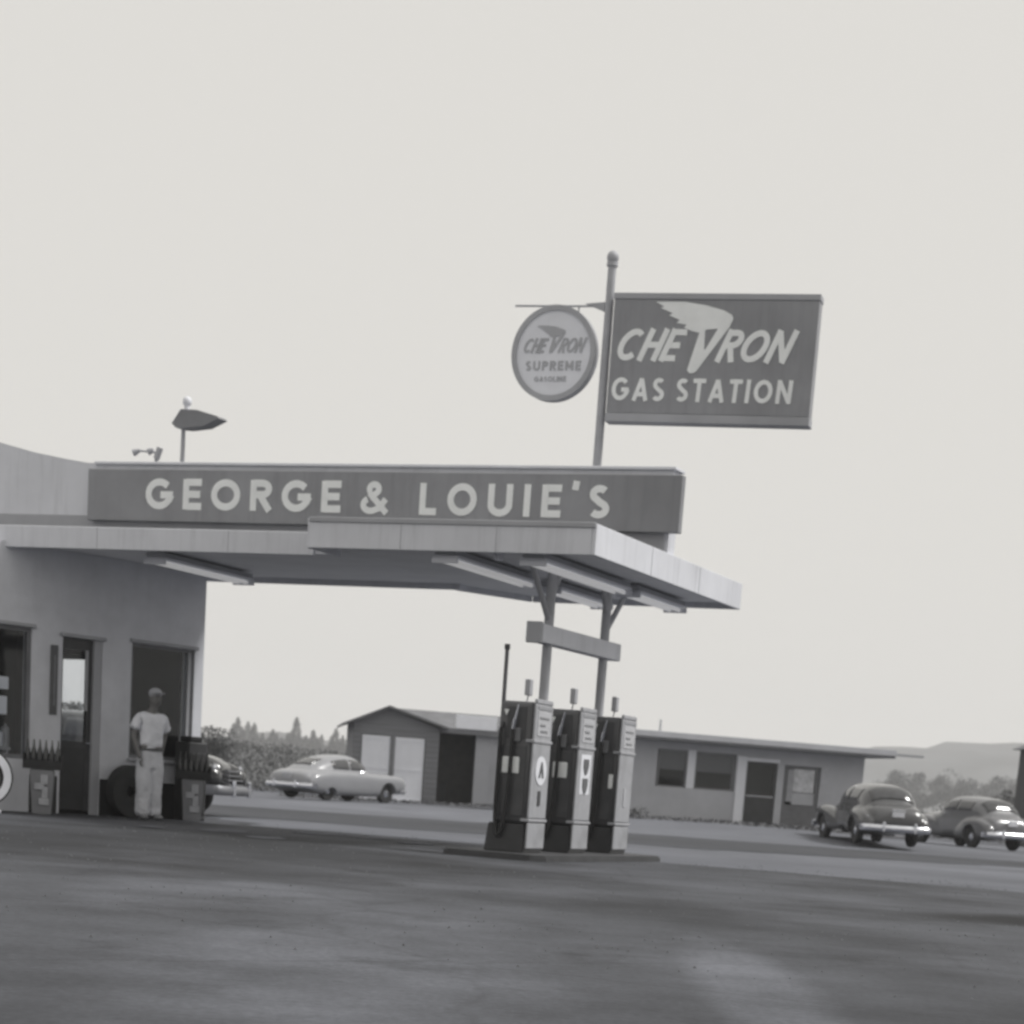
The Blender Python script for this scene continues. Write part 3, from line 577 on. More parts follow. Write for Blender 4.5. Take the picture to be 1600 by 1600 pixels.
# ------------------------------------------------------------ pump island and pumps
il = [(-10.18, 21.95), (-9.12, 21.95), (-8.98, 22.1), (-8.98, 26.1), (-9.12, 26.25), (-10.18, 26.55), (-10.28, 26.4), (-10.28, 22.1)]
p0 = S(-9.6, 24.5)
it = MB().prismz([(u+9.6, v-24.5) for u, v in il], 0.0, .075)
bmesh.ops.bevel(it.bm, geom=[e for e in it.bm.edges if all(abs(v.co.z-.075) < 1e-4 for v in e.verts)], offset=.02, segments=2, affect='EDGES')
o = it.build('pump_island', mat('island_dark_paint', .055, .7, .25, 4), loc=p0, rz=SRZ); tag(o, 'low dark raised island slab under the three gas pumps', 'island')
def make_pump(label, v, style):
    p = thing('gas_pump', label, 'gas pump', S(-9.37, v, .076), SRZ, 'gas pumps on the island')
    # local: +x = front side (faces right), y along the island, origin at the near front corner
    D = .53
    b = MB(); b.box(-.47, -.03, .02, D-.02, .33, 1.72, bev=.05, seg=3); b.build('body', PUMPD, p, smooth=True)
    b = MB(); vs = []
    for z, a, c in ((0, -.54, 0), (.33, -.50, -.01)):
        vs += [(a, -.02, z), (c-.03, -.02, z), (c-.03, D+.02, z), (a, D+.02, z)]
    b.add(vs, [(3, 2, 1, 0), (4, 5, 6, 7), (0, 1, 5, 4), (1, 2, 6, 5), (2, 3, 7, 6), (3, 0, 4, 7)]); bmesh.ops.bevel(b.bm, geom=list(b.bm.edges), offset=.012, segments=2, affect='EDGES')
    b.build('base', mat('pump_base', .045, .4, .2, 5), p)
    MB().box(-.029, .0, .0, D, .40, 1.70, bev=.014).build('front_panel', PUMPW, p)
    MB().box(-.029, .0, .0, D, .05, .355, bev=.014).build('lower_front_panel', PUMPW, p)
    for z in (.36, 1.26): 
        b = MB(); b.box(-.10, .012, -.014, D+.014, z, z+.036, bev=.008); b.build('trim_band', CHROME if False else PUMPW, p)
    MB().box(-.035, .004, .02, D-.02, 1.70, 1.755, bev=.012).build('top_cap', PUMPW, p)
    # dial face high on the front panel
    MB().box(-.005, .006, .07, D-.07, 1.34, 1.62, bev=.005).build('dial_glass', mat('dial_glass_grey', .42, .15, .1, 9, spec=.6), p)
    b = MB()
    for z, a, c in ((1.53, .12, .40), (1.45, .14, .30), (1.38, .16, .37)): b.box(.004, .010, a, c, z, z+.028, bev=.003)
    b.build('dial_numbers', mat('dial_number_grey', .2, .5, .3, 30), p)
    MB().box(-.005, .006, .06, D-.06, 1.64, 1.685, bev=.004).build('header_strip', mat('header_grey', .3, .4, .1, 7), p)
    if style == 0:
        b = MB(); Mx = Matrix.Translation((0, D/2, .95)) @ Matrix.Rotation(radians(90), 4, 'Y'); b.lathe([(.165, -.002), (.165, .008)], 28, Mx); b.build('emblem_disc', WHITE, p)
        Mq = Matrix.Rotation(radians(90), 4, 'Z')
        b = MB(); b.prism([(.19, .87), (.25, 1.05), (.28, 1.05), (.34, .87), (.30, .87), (.265, .98), (.23, .87)], -.016, -.0085, Mq); b.build('emblem', mat('emblem_grey', .12), p)
        b = MB(); b.box(.002, .01, .22, .30, .55, .72, bev=.003); b.build('slot_plate', DARK, p)
    elif style == 1:
        Mq = Matrix.Rotation(radians(90), 4, 'Z')
        MB().box(-.001, .004, .10, D-.10, .72, 1.20, bev=.002).build('emblem_plate', WHITE, p)
        for zc in (1.06, .83):
            b = MB(); s_ = .085; b.prism([(.265-s_, zc+s_), (.265+s_, zc+s_), (.265+s_, zc-.01), (.265+.04, zc-s_), (.265, zc-s_*1.25), (.265-.04, zc-s_), (.265-s_, zc-.01)], -.012, -.0045, Mq); b.build('emblem', mat('emblem_grey', .12), p)
    else:
        b = MB(); b.box(.002, .008, .22, .31, .60, .84, bev=.003); b.build('slot_plate', mat('slot_grey', .4), p)
    # near side: hose, nozzle, plates
    MB().box(-.42, -.09, .010, .0205, .42, 1.22, bev=.006).build('side_panel', mat('pump_side_panel', .07, .3, .2, 4, wear=.3), p)
    MB().box(-.36, -.12, .008, .0205, 1.30, 1.66, bev=.006).build('inset_look_panel', mat('pump_inset_look', .06, .4, .2, 4), p)  # raised panel, its darker colour imitates the shade of a recess
    b = MB(); b.prism([(-.40, 1.62), (-.34, 1.62), (-.37, 1.55)], .0, .0195); b.build('side_emblem', LETTER, p)
    if style == 0:
        for q in (-.385, -.255): MB().box(q, q+.085, -.004, .019, .90, 1.09, bev=.015).build('side_plate', LETTER, p)
    elif style == 1:
        MB().box(-.33, -.14, -.004, .019, .90, 1.09, bev=.015).build('side_plate', LETTER, p)
    else:
        MB().box(-.14, -.08, -.004, .019, .82, 1.0, bev=.01).build('side_plate', LETTER, p)
    hs = []
    for i in range(25):
        f = i/24; x = -.40+.10*sin(pi*f)*0+(.17)*f; z = 1.45-1.28*sin(pi*f)**.55 if f < .62 else None
        a = pi*f
        hs.append((-.335-.075*cos(a)-.02*sin(a), -.035-.03*sin(a), 1.40-1.22*(sin(a))**.5 if 0 < f < 1 else 1.40))
    MB().tube(hs, .023, 8).build('hose', BLACK, p, smooth=True)
    b = MB(); b.cyl((-.26, -.035, 1.40), (-.235, -.04, 1.52), .022, .026, n=10); b.cyl((-.235, -.04, 1.52), (-.20, -.045, 1.68), .014, .010, n=8); b.build('nozzle', CHROME, p, smooth=True)
    b = MB(); b.box(-.30, -.17, -.02, .019, 1.26, 1.42, bev=.012); b.build('nozzle_holder', mat('holder_grey', .16, .4, .1, 6), p)
    b = MB(); b.cyl((-.41, -.035, 1.40), (-.41, .02, 1.47), .02, n=8); b.build('hose_elbow', DARK, p)
    # little light on top
    b = MB(); b.cyl((-.27, .32, 1.70), (-.25, .33, 1.80), .008, n=8); b.build('mast', POLE, p)
    MB().box(-.285, -.215, .28, .38, 1.80, 1.985, bev=.012).build('top_lamp', TRIM, p)
    return p
make_pump('nearest gas pump, two pale plates on its dark side and a round emblem in front', 22.42, 0)
make_pump('middle gas pump of three, two dark shields on its white front', 23.86, 1)
make_pump('farthest gas pump of three, plain white front, at the right end', 25.32, 2)
vp = thing('vent_pipe', 'thin dark upright pipe rising behind the nearest pump', 'pipe', S(-9.93, 22.75, .076), SRZ)
MB().cyl((0, 0, 0), (0, 0, 2.33), .027, .024, n=10).build('pipe', mat('pipe_paint', .11, .6, .2, 8), vp, smooth=True)
MB().cyl((0, 0, 2.31), (0, 0, 2.37), .034, n=10).build('cap', DARK, vp)

# ------------------------------------------------------------ cars
def loft(b, st, ex=.62, n=28, zmin=-9):       # st: (x, yc, halfwidth, z0, z1)
    vs = []
    for (x, yc, hw, z0, z1) in st:
        zc = (z0+z1)/2; hh = (z1-z0)/2
        for i in range(n):
            a = 2*pi*i/n; c, s_ = cos(a), sin(a)
            vs.append((x, yc+hw*math.copysign(abs(c)**ex, c), max(zmin, zc+hh*math.copysign(abs(s_)**ex, s_))))
    m = len(st); fs = [(j*n+i, j*n+(i+1) % n, (j+1)*n+(i+1) % n, (j+1)*n+i) for j in range(m-1) for i in range(n)]
    fs += [tuple(range(n-1, -1, -1)), tuple((m-1)*n+i for i in range(n))]
    t = bmesh.new(); v = [t.verts.new(p) for p in vs]
    for f in fs: t.faces.new([v[i] for i in f])
    bmesh.ops.recalc_face_normals(t, faces=t.faces); b.merge(t)
def interp(tab, x):
    for i in range(len(tab)-1):
        if tab[i][0] <= x <= tab[i+1][0]:
            f = (x-tab[i][0])/(tab[i+1][0]-tab[i][0]); return [tab[i][k]+(tab[i+1][k]-tab[i][k])*f for k in range(1, len(tab[0]))]
    return list(tab[0][1:]) if x < tab[0][0] else list(tab[-1][1:])
def smoothtab(tab, n):
    out_ = []
    P = [tab[0]]+list(tab)+[tab[-1]]
    for i in range(1, len(P)-2):
        for k in range(n):
            t = k/n; out_.append(tuple(.5*((2*P[i][j])+(-P[i-1][j]+P[i+1][j])*t+(2*P[i-1][j]-5*P[i][j]+4*P[i+1][j]-P[i+2][j])*t*t+(-P[i-1][j]+3*P[i][j]-3*P[i+1][j]+P[i+2][j])*t**3) for j in range(len(tab[0]))))
    out_.append(tab[-1]); return out_
def realize(o, mods):
    dg = bpy.context.evaluated_depsgraph_get(); dg.update(); me = bpy.data.meshes.new_from_object(o.evaluated_get(dg)); o.modifiers.clear(); o.data = me
def car_meshes(kind):
    if kind == 'fast':      # long torpedo back
        hull = [(-2.50, .54, .44, .70), (-2.42, .70, .36, .84), (-2.2, .78, .26, .94), (-1.7, .82, .21, 1.01), (-.9, .82, .20, 1.03), (0, .82, .20, 1.03), (.9, .78, .21, 1.02), (1.6, .68, .3, 1.02), (2.15, .60, .34, .99), (2.42, .45, .42, .82)]
        cab = [(-2.34, .84, .50), (-2.1, .97, .58), (-1.7, 1.19, .64), (-1.25, 1.37, .68), (-.7, 1.50, .71), (-.15, 1.54, .72), (.25, 1.51, .70), (.52, 1.40, .68), (.78, 1.19, .66), (.95, 1.03, .64)]
        rf = [(-2.36, .12, .38, .68), (-2.1, .21, .26, .86), (-1.6, .235, .20, .97), (-1.1, .225, .19, 1.0), (-.5, .19, .20, 1.0), (.4, .18, .20, .98), (1.2, .20, .23, .96), (1.9, .22, .33, .97), (2.3, .20, .40, .92), (2.46, .11, .5, .76)]
        ff = None
    else:                   # rounded 1940s sedan, separate fenders
        hull = [(-2.35, .58, .50, .74), (-2.25, .68, .42, .90), (-2.0, .74, .34, 1.02), (-1.4, .79, .28, 1.08), (-.7, .81, .27, 1.09), (0, .80, .27, 1.08), (.8, .72, .27, 1.07), (1.5, .52, .32, 1.05), (2.05, .40, .38, .98), (2.3, .30, .46, .84)]
        cab = [(-2.0, .99, .70), (-1.82, 1.14, .73), (-1.62, 1.36, .76), (-1.32, 1.51, .78), (-.75, 1.57, .79), (-.1, 1.58, .79), (.3, 1.54, .76), (.55, 1.42, .73), (.75, 1.24, .70), (.9, 1.07, .68)]
        rf = [(-2.36, .08, .45, .62), (-2.2, .17, .36, .76), (-1.85, .22, .28, .88), (-1.45, .23, .27, .92), (-1.0, .20, .27, .86), (-.6, .12, .28, .66), (-.4, .06, .3, .5)]
        ff = [(.2, .05, .35, .55), (.6, .12, .30, .72), (1.1, .19, .28, .88), (1.6, .23, .30, .95), (2.0, .22, .36, .92), (2.3, .16, .45, .82), (2.42, .08, .55, .72)]
    b = MB(); loft(b, [(x, 0, w_, z0, z1) for x, w_, z0, z1 in smoothtab(hull, 5)], .5)
    for sy in (-1, 1):
        loft(b, [(x, sy*.72, w_, z0, z1) for x, w_, z0, z1 in smoothtab(rf, 4)], .75)
        if ff: loft(b, [(x, sy*.68, w_, z0, z1) for x, w_, z0, z1 in smoothtab(ff, 4)], .8)
        else: pass
    # cabin as a closed arch standing inside the hull
    ct = smoothtab(cab, 5); loft(b, [(x, 0, w_, .6-(zt-.6), zt) for x, zt, w_ in ct], .66, zmin=.42)
    o = b.build('car_body_mesh', WHITE, recalc=False)
    m = o.modifiers.new('r', 'REMESH'); m.mode = 'VOXEL'; m.voxel_size = .032; m.use_smooth_shade = True
    m = o.modifiers.new('s', 'SMOOTH'); m.iterations = 6; m.factor = .6
    wx = (-1.42, 1.48)
    cut = MB()
    for i, x in enumerate(wx):
        r = .40 if i else (.33 if kind == 'fast' else .39)
        z = .33 if (i or kind != 'fast') else .12
        for sy in (-1, 1): cut.cyl((x, sy*.60, z), (x, sy*1.2, z), r, n=32)
    co = cut.build('cutter', WHITE); mb_ = o.modifiers.new('b', 'BOOLEAN'); mb_.object = co; mb_.operation = 'DIFFERENCE'; mb_.solver = 'EXACT'
    realize(o, None); bpy.data.objects.remove(co)
    me = o.data; bpy.data.objects.remove(o)
    for p in me.polygons: p.use_smooth = True
    try: me.set_sharp_from_angle(angle=radians(50))
    except Exception: pass
    # glazing follows the cabin surface, slightly proud
    E_ = .66
    def surf_y(w_, zt, z):
        zc = .6; hh = zt-.6; s_ = max(0, min(1, (z-zc)/hh)); sa = s_**(1/E_); ca = sqrt(max(0, 1-min(1, sa)**2)); return w_*ca**E_
    def side(x0, x1, zb, zr, off=.012, sides=(-1, 1)):
        bb = MB()
        for sy in sides:
            n, m_ = 14, 6; vs = []
            for i in range(n+1):
                x = x0+(x1-x0)*i/n; zt, w_ = interp(ct, x); top_ = min(zr, zt-.13); bt = zb
                if top_ < bt+.02: top_ = bt+.02
                for j in range(m_+1):
                    z = bt+(top_-bt)*j/m_; vs.append((x, sy*(surf_y(w_, zt, z)+off), z))
            bb.add(vs, [(i*(m_+1)+j, (i+1)*(m_+1)+j, (i+1)*(m_+1)+j+1, i*(m_+1)+j+1) for i in range(n) for j in range(m_)])
        return bb
    def ends(i0, i1, k, off=.014):
        seg = [r for r in ct if i0 <= r[0] <= i1]; n = 12; bb = MB(); vs = []
        for (x, zt, w_) in seg:
            for j in range(n+1):
                f = -k+2*k*j/n; ca = abs(f)**(1/E_); sa = sqrt(max(0, 1-ca*ca)); z = .6+(zt-.6)*sa**E_
                vs.append((x+(off if x > 0 else -off), w_*f, z+off*.8))
        bb.add(vs, [(i*(n+1)+j, (i+1)*(n+1)+j, (i+1)*(n+1)+j+1, i*(n+1)+j+1) for i in range(len(seg)-1) for j in range(n)])
        return bb
    def fin(bb, nm):
        o_ = bb.build(nm, WHITE, smooth=True); m1 = o_.modifiers.new('s', 'SOLIDIFY'); m1.thickness = .01; realize(o_, None); me_ = o_.data; bpy.data.objects.remove(o_); return me_
    if kind == 'fast': W_ = [fin(side(a_, c_, 1.06, 1.40, sides=(q_,)), 'w') for a_, c_ in ((-1.05, -.30), (-.22, .55)) for q_ in (-1, 1)]; rw = fin(ends(-1.85, -1.2, .50), 'w'); fw = fin(ends(.38, .86, .74), 'w')
    else: W_ = [fin(side(a_, c_, 1.13, 1.46, sides=(q_,)), 'w') for a_, c_ in ((-1.15, -.42), (-.34, .5)) for q_ in (-1, 1)]; rw = fin(ends(-1.80, -1.34, .76), 'w'); fw = fin(ends(.38, .80, .76), 'w')
    return dict(body=me, side=W_, rear=rw, front=fw)
CARGLASS = mat('car_glass', .06, .08, .2, 4, spec=.7)
CM = {k: car_meshes(k) for k in ('fast', 'sedan')}
def link(name, me, m, parent, loc=None):
    me = me.copy(); me.materials.clear(); me.materials.append(m); o = bpy.data.objects.new(name, me); COL.objects.link(o); o.parent = parent
    if loc: o.location = loc
    return o
TYRE = mat('tyre_rubber', .025, .7, .2, 10)
DARKCH = mat('dull_dark_chrome', .22, .5, .2, 6, metal=.6)
def make_car(label, kind, paint, x, y, heading, z=None):
    rz = pi/2-heading       # heading measured from +Y towards +X; car-local +x is forward
    c = thing('parked_car', label, 'car', (x, y, gz(x, y)+.003 if z is None else z), rz, 'parked cars')
    if kind == 'fast': c.scale = (1, 1, .92)
    q = CM[kind]; link('body', q['body'], paint, c)
    for s_ in q['side']: link('side_window', s_, CARGLASS, c)
    link('rear_window', q['rear'], CARGLASS, c); link('windscreen', q['front'], CARGLASS, c)
    for wx in (-1.42, 1.48):
        for sy in (-1, 1):
            wy = sy*.74 if wx > 0 or kind != 'fast' else sy*.70
            w_ = bpy.data.objects.new('wheel', None); COL.objects.link(w_); w_.parent = c; w_.location = (wx, wy, .34)
            Mr = Matrix.Rotation(radians(90), 4, 'X')
            b = MB(); b.lathe([(.19, -.07), (.26, -.085), (.32, -.08), (.345, -.05), (.345, .05), (.32, .08), (.26, .085), (.19, .07)], 28, Mr); b.build('tyre', TYRE, w_, smooth=True)
            b = MB(); b.lathe([(.02, sy*-.092), (.08, sy*-.088), (.12, sy*-.07), (.19, sy*-.06), (.195, sy*-.04)], 20, Mr); b.build('hubcap', CHROME, w_, smooth=True)
    hw = .90
    for nm, sx, xe in (('rear_bumper', -1, -2.55), ('front_bumper', 1, 2.53)):
        pts = [(xe-sx*.42, -hw-.02), (xe-sx*.14, -hw+.02), (xe-sx*.04, -hw*.78), (xe, -hw*.4), (xe+sx*.01, 0), (xe, hw*.4), (xe-sx*.04, hw*.78), (xe-sx*.14, hw-.02), (xe-sx*.42, hw+.02)]
        pts = smoothtab(pts, 3); b = MB(); vs = []
        for (px, py) in pts: 
            for (dx, z_) in ((0, .36), (.035, .39), (.045, .44), (.035, .49), (0, .52), (-.03, .50), (-.03, .38)): vs.append((px+sx*dx, py, z_))
        n = 7; m_ = len(pts); b.add(vs, [(j*n+i, j*n+(i+1) % n, (j+1)*n+(i+1) % n, (j+1)*n+i) for j in range(m_-1) for i in range(n)]+[tuple(range(n)), tuple((m_-1)*n+i for i in range(n-1, -1, -1))])
        bo = b.build(nm, DARKCH if paint is DARKC else CHROME, c, smooth=True)
        for sy in (-.42, .42):
            b = MB(); b.box(xe-.03+sx*.03, xe+.03+sx*.04, sy-.035, sy+.035, .34, .60, bev=.02); b.build('overrider', CHROME, bo)
    for sy in (-1, 1):
        b = MB(); b.ball((-2.24 if kind == 'fast' else -2.22, sy*.78, .68), .07, .055, .07, 12, 8); b.build('tail_light', mat('tail_lens', .16, .2, .1, 8), c, smooth=True)
        b = MB(); b.ball((2.37 if kind == 'fast' else 2.30, sy*.70, .76), .06, .10, .10, 16, 10); b.build('headlight', DARKCH if paint is DARKC else CHROME, c, smooth=True)
        b = MB(); b.tube([(.30, sy*(.80), 1.02), (.22, sy*.83, 1.02), (.14, sy*.80, 1.02)], .012, 6); b.build('door_handle', CHROME, c)
    b = MB(); zz = .72 if kind == 'fast' else .80; xx = -2.50 if kind == 'fast' else -2.37
    b.box(xx-.02, xx+.02, -.16, .16, zz-.07, zz+.07, bev=.006); b.build('license_plate', WHITE if kind != 'fast' else TRIM, c)
    b = MB(); b.box(xx-.04, xx+.02, -.19, .19, zz+.09, zz+.12, bev=.01); b.build('plate_lamp', CHROME, c)
    b = MB()
    for k in range(4): b.box(2.36, 2.47-.012*k, -.42+.02*k, .42-.02*k, .52+.075*k, .545+.075*k, bev=.006)
    b.build('grille', DARKCH if paint is DARKC else CHROME, c)
    b = MB(); b.box(-.9, .9, -.45, .45, .24, .30); b.build('underbody', BLACK, c)
    return c
DARKC = mat('black_car_paint', .028, .22, .1, 2, spec=.5, coat=.6)
LIGHTC = mat('pale_car_paint', .27, .3, .04, 2, spec=.5, coat=.3)
GREYC = mat('grey_car_paint', .06, .25, .08, 2, spec=.5, coat=.6)
GREY2 = mat('mid_grey_car_paint', .14, .28, .08, 2, spec=.5, coat=.5)
make_car('pale fastback car parked in front of the garage with white doors', 'fast', LIGHTC, -6.55, 66.3, radians(33))
make_car('dark sedan seen from behind with a bright bumper, right of the cafe door', 'sedan', GREYC, 8.72, 56.0, radians(-9))
make_car('grey sedan cut by the right edge of the picture', 'sedan', GREY2, 13.42, 66.0, radians(-22))
make_car('black car half hidden behind the corner of the station office', 'sedan', DARKC, -7.62, 35.6, radians(99))

# ------------------------------------------------------------ garage (left background)
GY = radians(8); gO = Vector((-6.43, 74, 0)); 
ga = thing('garage', 'wooden gabled garage with two white doors and an open dark bay', 'building', gO, GY)
WOOD = mat('weathered_wood', .21, .85, .2, 1.5, stretch=(.3, 1, 9), wear=.2)
ROOFM = mat('tar_paper_roof', .16, .9, .2, 1.2, wear=.3)
GW = mat('pale_wall_paint', .42, .8, .08, 1.5, wear=.2)
DOORW = mat('white_door_paint', .82, .6, .04, 3)
g0 = .0
b = MB()
b.prism([(-.42, g0), (-.42, 2.82), (.78, 3.36), (2.62, 2.74), (2.62, g0), (2.14, g0), (2.14, 2.40), (-.13, 2.40), (-.13, g0)], 0, .15); b.build('front_wall', WOOD, ga)
b = MB()
for k in range(15): b.box(-.43, -.14, -.012, -.002, .12+.18*k, .135+.18*k); b.box(2.15, 2.63, -.012, -.002, .12+.18*k, .135+.18*k)
b.build('clapboards', mat('board_shadow_gap', .11), ga)
MB().box(.90, 1.06, -.01, .12, .1, 2.40).build('door_post', WOOD, ga)
for (a, c_) in ((-.10, .895), (1.065, 2.11)):
    d = MB().box(a, c_, .03, .09, .13, 2.38, bev=.01).build('garage_door', DOORW, ga)
    for k in (.13, 1.2, 2.2): MB().box(a+.03, c_-.03, .012, .028, k+.02, k+.12, bev=.004).build('door_rail', DOORW, d)
b = MB(); b.box(-.42, -.27, .15, 5, g0, 2.8); b.box(-.42, 8.0, 4.85, 5, g0, 2.72); b.build('side_wall', WOOD, ga)
b = MB(); b.box(2.45, 2.62, .15, 3.2, g0, 2.75); b.build('bay_side_wall', WOOD, ga)
MB().box(3.97, 4.50, .4, .58, g0, 2.80).build('bay_post', mat('pale_bay_post', .42, .7, .05, 2), ga)
MB().box(4.50, 7.9, .42, .58, g0, 2.80).build('bay_wall', GW, ga)
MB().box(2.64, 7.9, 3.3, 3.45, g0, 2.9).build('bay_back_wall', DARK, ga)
MB().box(2.64, 3.2, 2.6, 3.0, .06, .9, bev=.03).build('workbench', mat('bench_grey', .10), ga)
b = MB(); b.add([(-.80, -.35, 2.72), (.78, -.35, 3.42), (.78, 5.2, 3.42), (-.80, 5.2, 2.72), (-.80, -.35, 2.64), (.78, -.35, 3.34), (.78, 5.2, 3.34), (-.80, 5.2, 2.64)], [(0, 1, 2, 3), (7, 6, 5, 4), (0, 4, 5, 1), (1, 5, 6, 2), (2, 6, 7, 3), (3, 7, 4, 0)]); b.build('roof', ROOFM, ga)
b = MB(); b.add([(.782, -.35, 3.42), (2.9, -.35, 2.82), (2.9, 5.2, 2.82), (.782, 5.2, 3.42), (.782, -.35, 3.34), (2.9, -.35, 2.74), (2.9, 5.2, 2.74), (.782, 5.2, 3.34)], [(0, 1, 2, 3), (7, 6, 5, 4), (0, 4, 5, 1), (1, 5, 6, 2), (2, 6, 7, 3), (3, 7, 4, 0)]); b.build('roof', ROOFM, ga)
b = MB(); b.add([(1.3, .2, 2.81), (8.2, .2, 2.81), (8.2, 2.6, 3.44), (.9, 2.6, 3.44), (8.2, 5.2, 2.81), (.9, 5.2, 2.81)], [(0, 1, 2, 3), (3, 2, 4, 5), (0, 5, 4, 1), (1, 4, 2), (0, 3, 5)]); b.build('roof', ROOFM, ga)
MB().box(2.66, 8.2, .12, .19, 2.64, 2.82).build('bay_fascia', WOOD, ga)
sg = tag(MB().box(0, 1.45, -.06, 0, 0, .46, bev=.01).build('blank_signboard', mat('signboard_white', .85, .6, .05, 3), loc=gO+Vector((cos(GY)*3.17-sin(GY)*.08, sin(GY)*3.17+cos(GY)*.08, 2.83)), rz=GY), 'plain white signboard on the roof edge above the open garage bay', 'sign')

# ------------------------------------------------------------ cafe (right background)
HY = radians(14); hO = Vector((2.642, 64, 0))
ho = thing('roadside_cafe', 'long low flat roofed cafe with two windows behind the pumps', 'building', hO, HY)
hb = .12
b = MB()
for (t0, t1, z0, z1) in ((-2.6, .75, hb, 2.62), (.75, 3.28, hb, 1.27), (.75, 3.28, 2.40, 2.62), (3.28, 3.66, hb, 2.62), (3.66, 4.66, 2.22, 2.62), (4.66, 4.88, hb, 2.62), (4.88, 6.08, 2.20, 2.62), (6.08, 7.50, hb, 2.62)): b.box(t0, t1, 0, .18, z0, z1)
bmesh.ops.remove_doubles(b.bm, verts=b.bm.verts, dist=.0005); b.build('wall', GW, ho)
b = MB(); b.box(7.32, 7.50, .18, 6, hb, 2.62); b.box(-2.6, -2.42, .18, 6, hb, 2.62); b.box(-2.42, 7.32, 5.82, 6, hb, 2.62); b.build('wall', GW, ho)
MB().box(-2.42, 7.32, .9, .95, hb, 2.6).build('interior_partition', mat('interior_dark', .03), ho)
MB().box(-2.9, 8.2, -.75, 6.3, 2.63, 2.70).build('eave_soffit', mat('eave_soffit', .20), ho)
MB().box(-2.92, 8.2, -.80, 6.34, 2.702, 2.88, bev=.01).build('roof', mat('pale_flat_roof', .50, .8, .1, 1.5), ho)
MB().box(8.2, 9.2, -.6, -.4, 2.72, 2.79).build('eave_beam', TRIM, ho)
WP = mat('white_post_paint', .68, .6, .05, 3)
MB().box(3.32, 3.62, -.05, -.002, hb, 2.36, bev=.01).build('door_post', WP, ho)
MB().box(3.62, 4.70, -.05, -.002, 2.23, 2.34, bev=.01).build('door_header', WP, ho)
for (t0, t1) in ((.79, 1.72), (1.98, 3.24)):
    f = MB(); f.box(t0, t1, .03, .09, 2.34, 2.40); f.box(t0, t1, .03, .09, 1.27, 1.32); f.box(t0, t0+.05, .03, .09, 1.32, 2.34); f.box(t1-.05, t1, .03, .09, 1.32, 2.34); f = f.build('window', FR, ho)
    MB().box(t0+.05, t1-.05, .055, .06, 1.32, 2.34).build('pane', glass(), f)
    MB().box(t0+.05, t1-.05, .10, .14, 1.80, 2.34).build('blind', mat('window_blind', .10, .7, .1, 3), f)
MB().box(1.725, 1.975, -.02, .1, 1.27, 2.42, bev=.01).build('window_post', WP, ho)
d = MB(); d.box(3.68, 4.64, .06, .12, .34, 1.18); d.box(3.68, 3.76, .06, .12, 1.18, 2.2); d.box(4.56, 4.64, .06, .12, 1.18, 2.2); d.box(3.76, 4.56, .06, .12, 2.12, 2.2); d = d.build('door', mat('cafe_dark_door', .04, .4, .2, 4), ho)
MB().box(3.76, 4.56, .085, .09, 1.20, 2.12).build('pane', glass(), d); MB().box(3.72, 4.6, .03, .058, 1.17, 1.21).build('push_bar', STEEL, d)
d = MB(); d.box(4.90, 6.06, .05, .12, .30, 1.0); d.box(4.90, 5.0, .05, .12, 1.0, 2.19); d.box(5.94, 6.06, .05, .12, 1.0, 2.19); d.box(5.0, 5.94, .05, .12, 2.10, 2.19); d = d.build('door', mat('cafe_grey_door', .13, .5, .2, 4), ho)
MB().box(5.02, 5.22, .03, .10, 1.1, 2.08).build('curtain', mat('grey_curtain', .30), d); MB().box(5.24, 5.92, .08, .085, 1.4, 2.1).build('pane', mat('reflecting_pane', .45, .12, .3, 5, spec=.8), d); MB().box(5.22, 5.93, .03, .10, 1.02, 1.38).build('door_panel', TRIM, d)
MB().box(6.1, 6.3, -.03, -.002, 1.6, 2.2).build('wall_notice', mat('notice_grey', .42), ho)
MB().cyl((1.0, .8, 2.88), (1.0, .8, 3.28), .035, n=10).build('roof_vent', POLE, ho)
st = MB().box(0, 9.2, -1.4, 0, 0, .10, bev=.02); tag(st.build('walkway', CONC, loc=hO+Vector((-.5*cos(HY), -.02, .21)), rz=HY), kind='structure')

# shed at the right edge
sh2 = thing('dark_shed', 'tall dark shed cut by the right edge behind the grey sedan', 'shed', (21.6, 84, gz(20, 80)), radians(2))
MB().box(-1.8, 2.5, 0, 4, 0, 3.9).build('wall', mat('dark_shed_boards', .05, .8, .25, 1.5, stretch=(9, 1, .3)), sh2)
b = MB(); b.prism([(-2.1, 3.9), (.35, 5.1), (2.8, 3.9)], -.3, 4.3); b.build('roof', ROOFM, sh2)

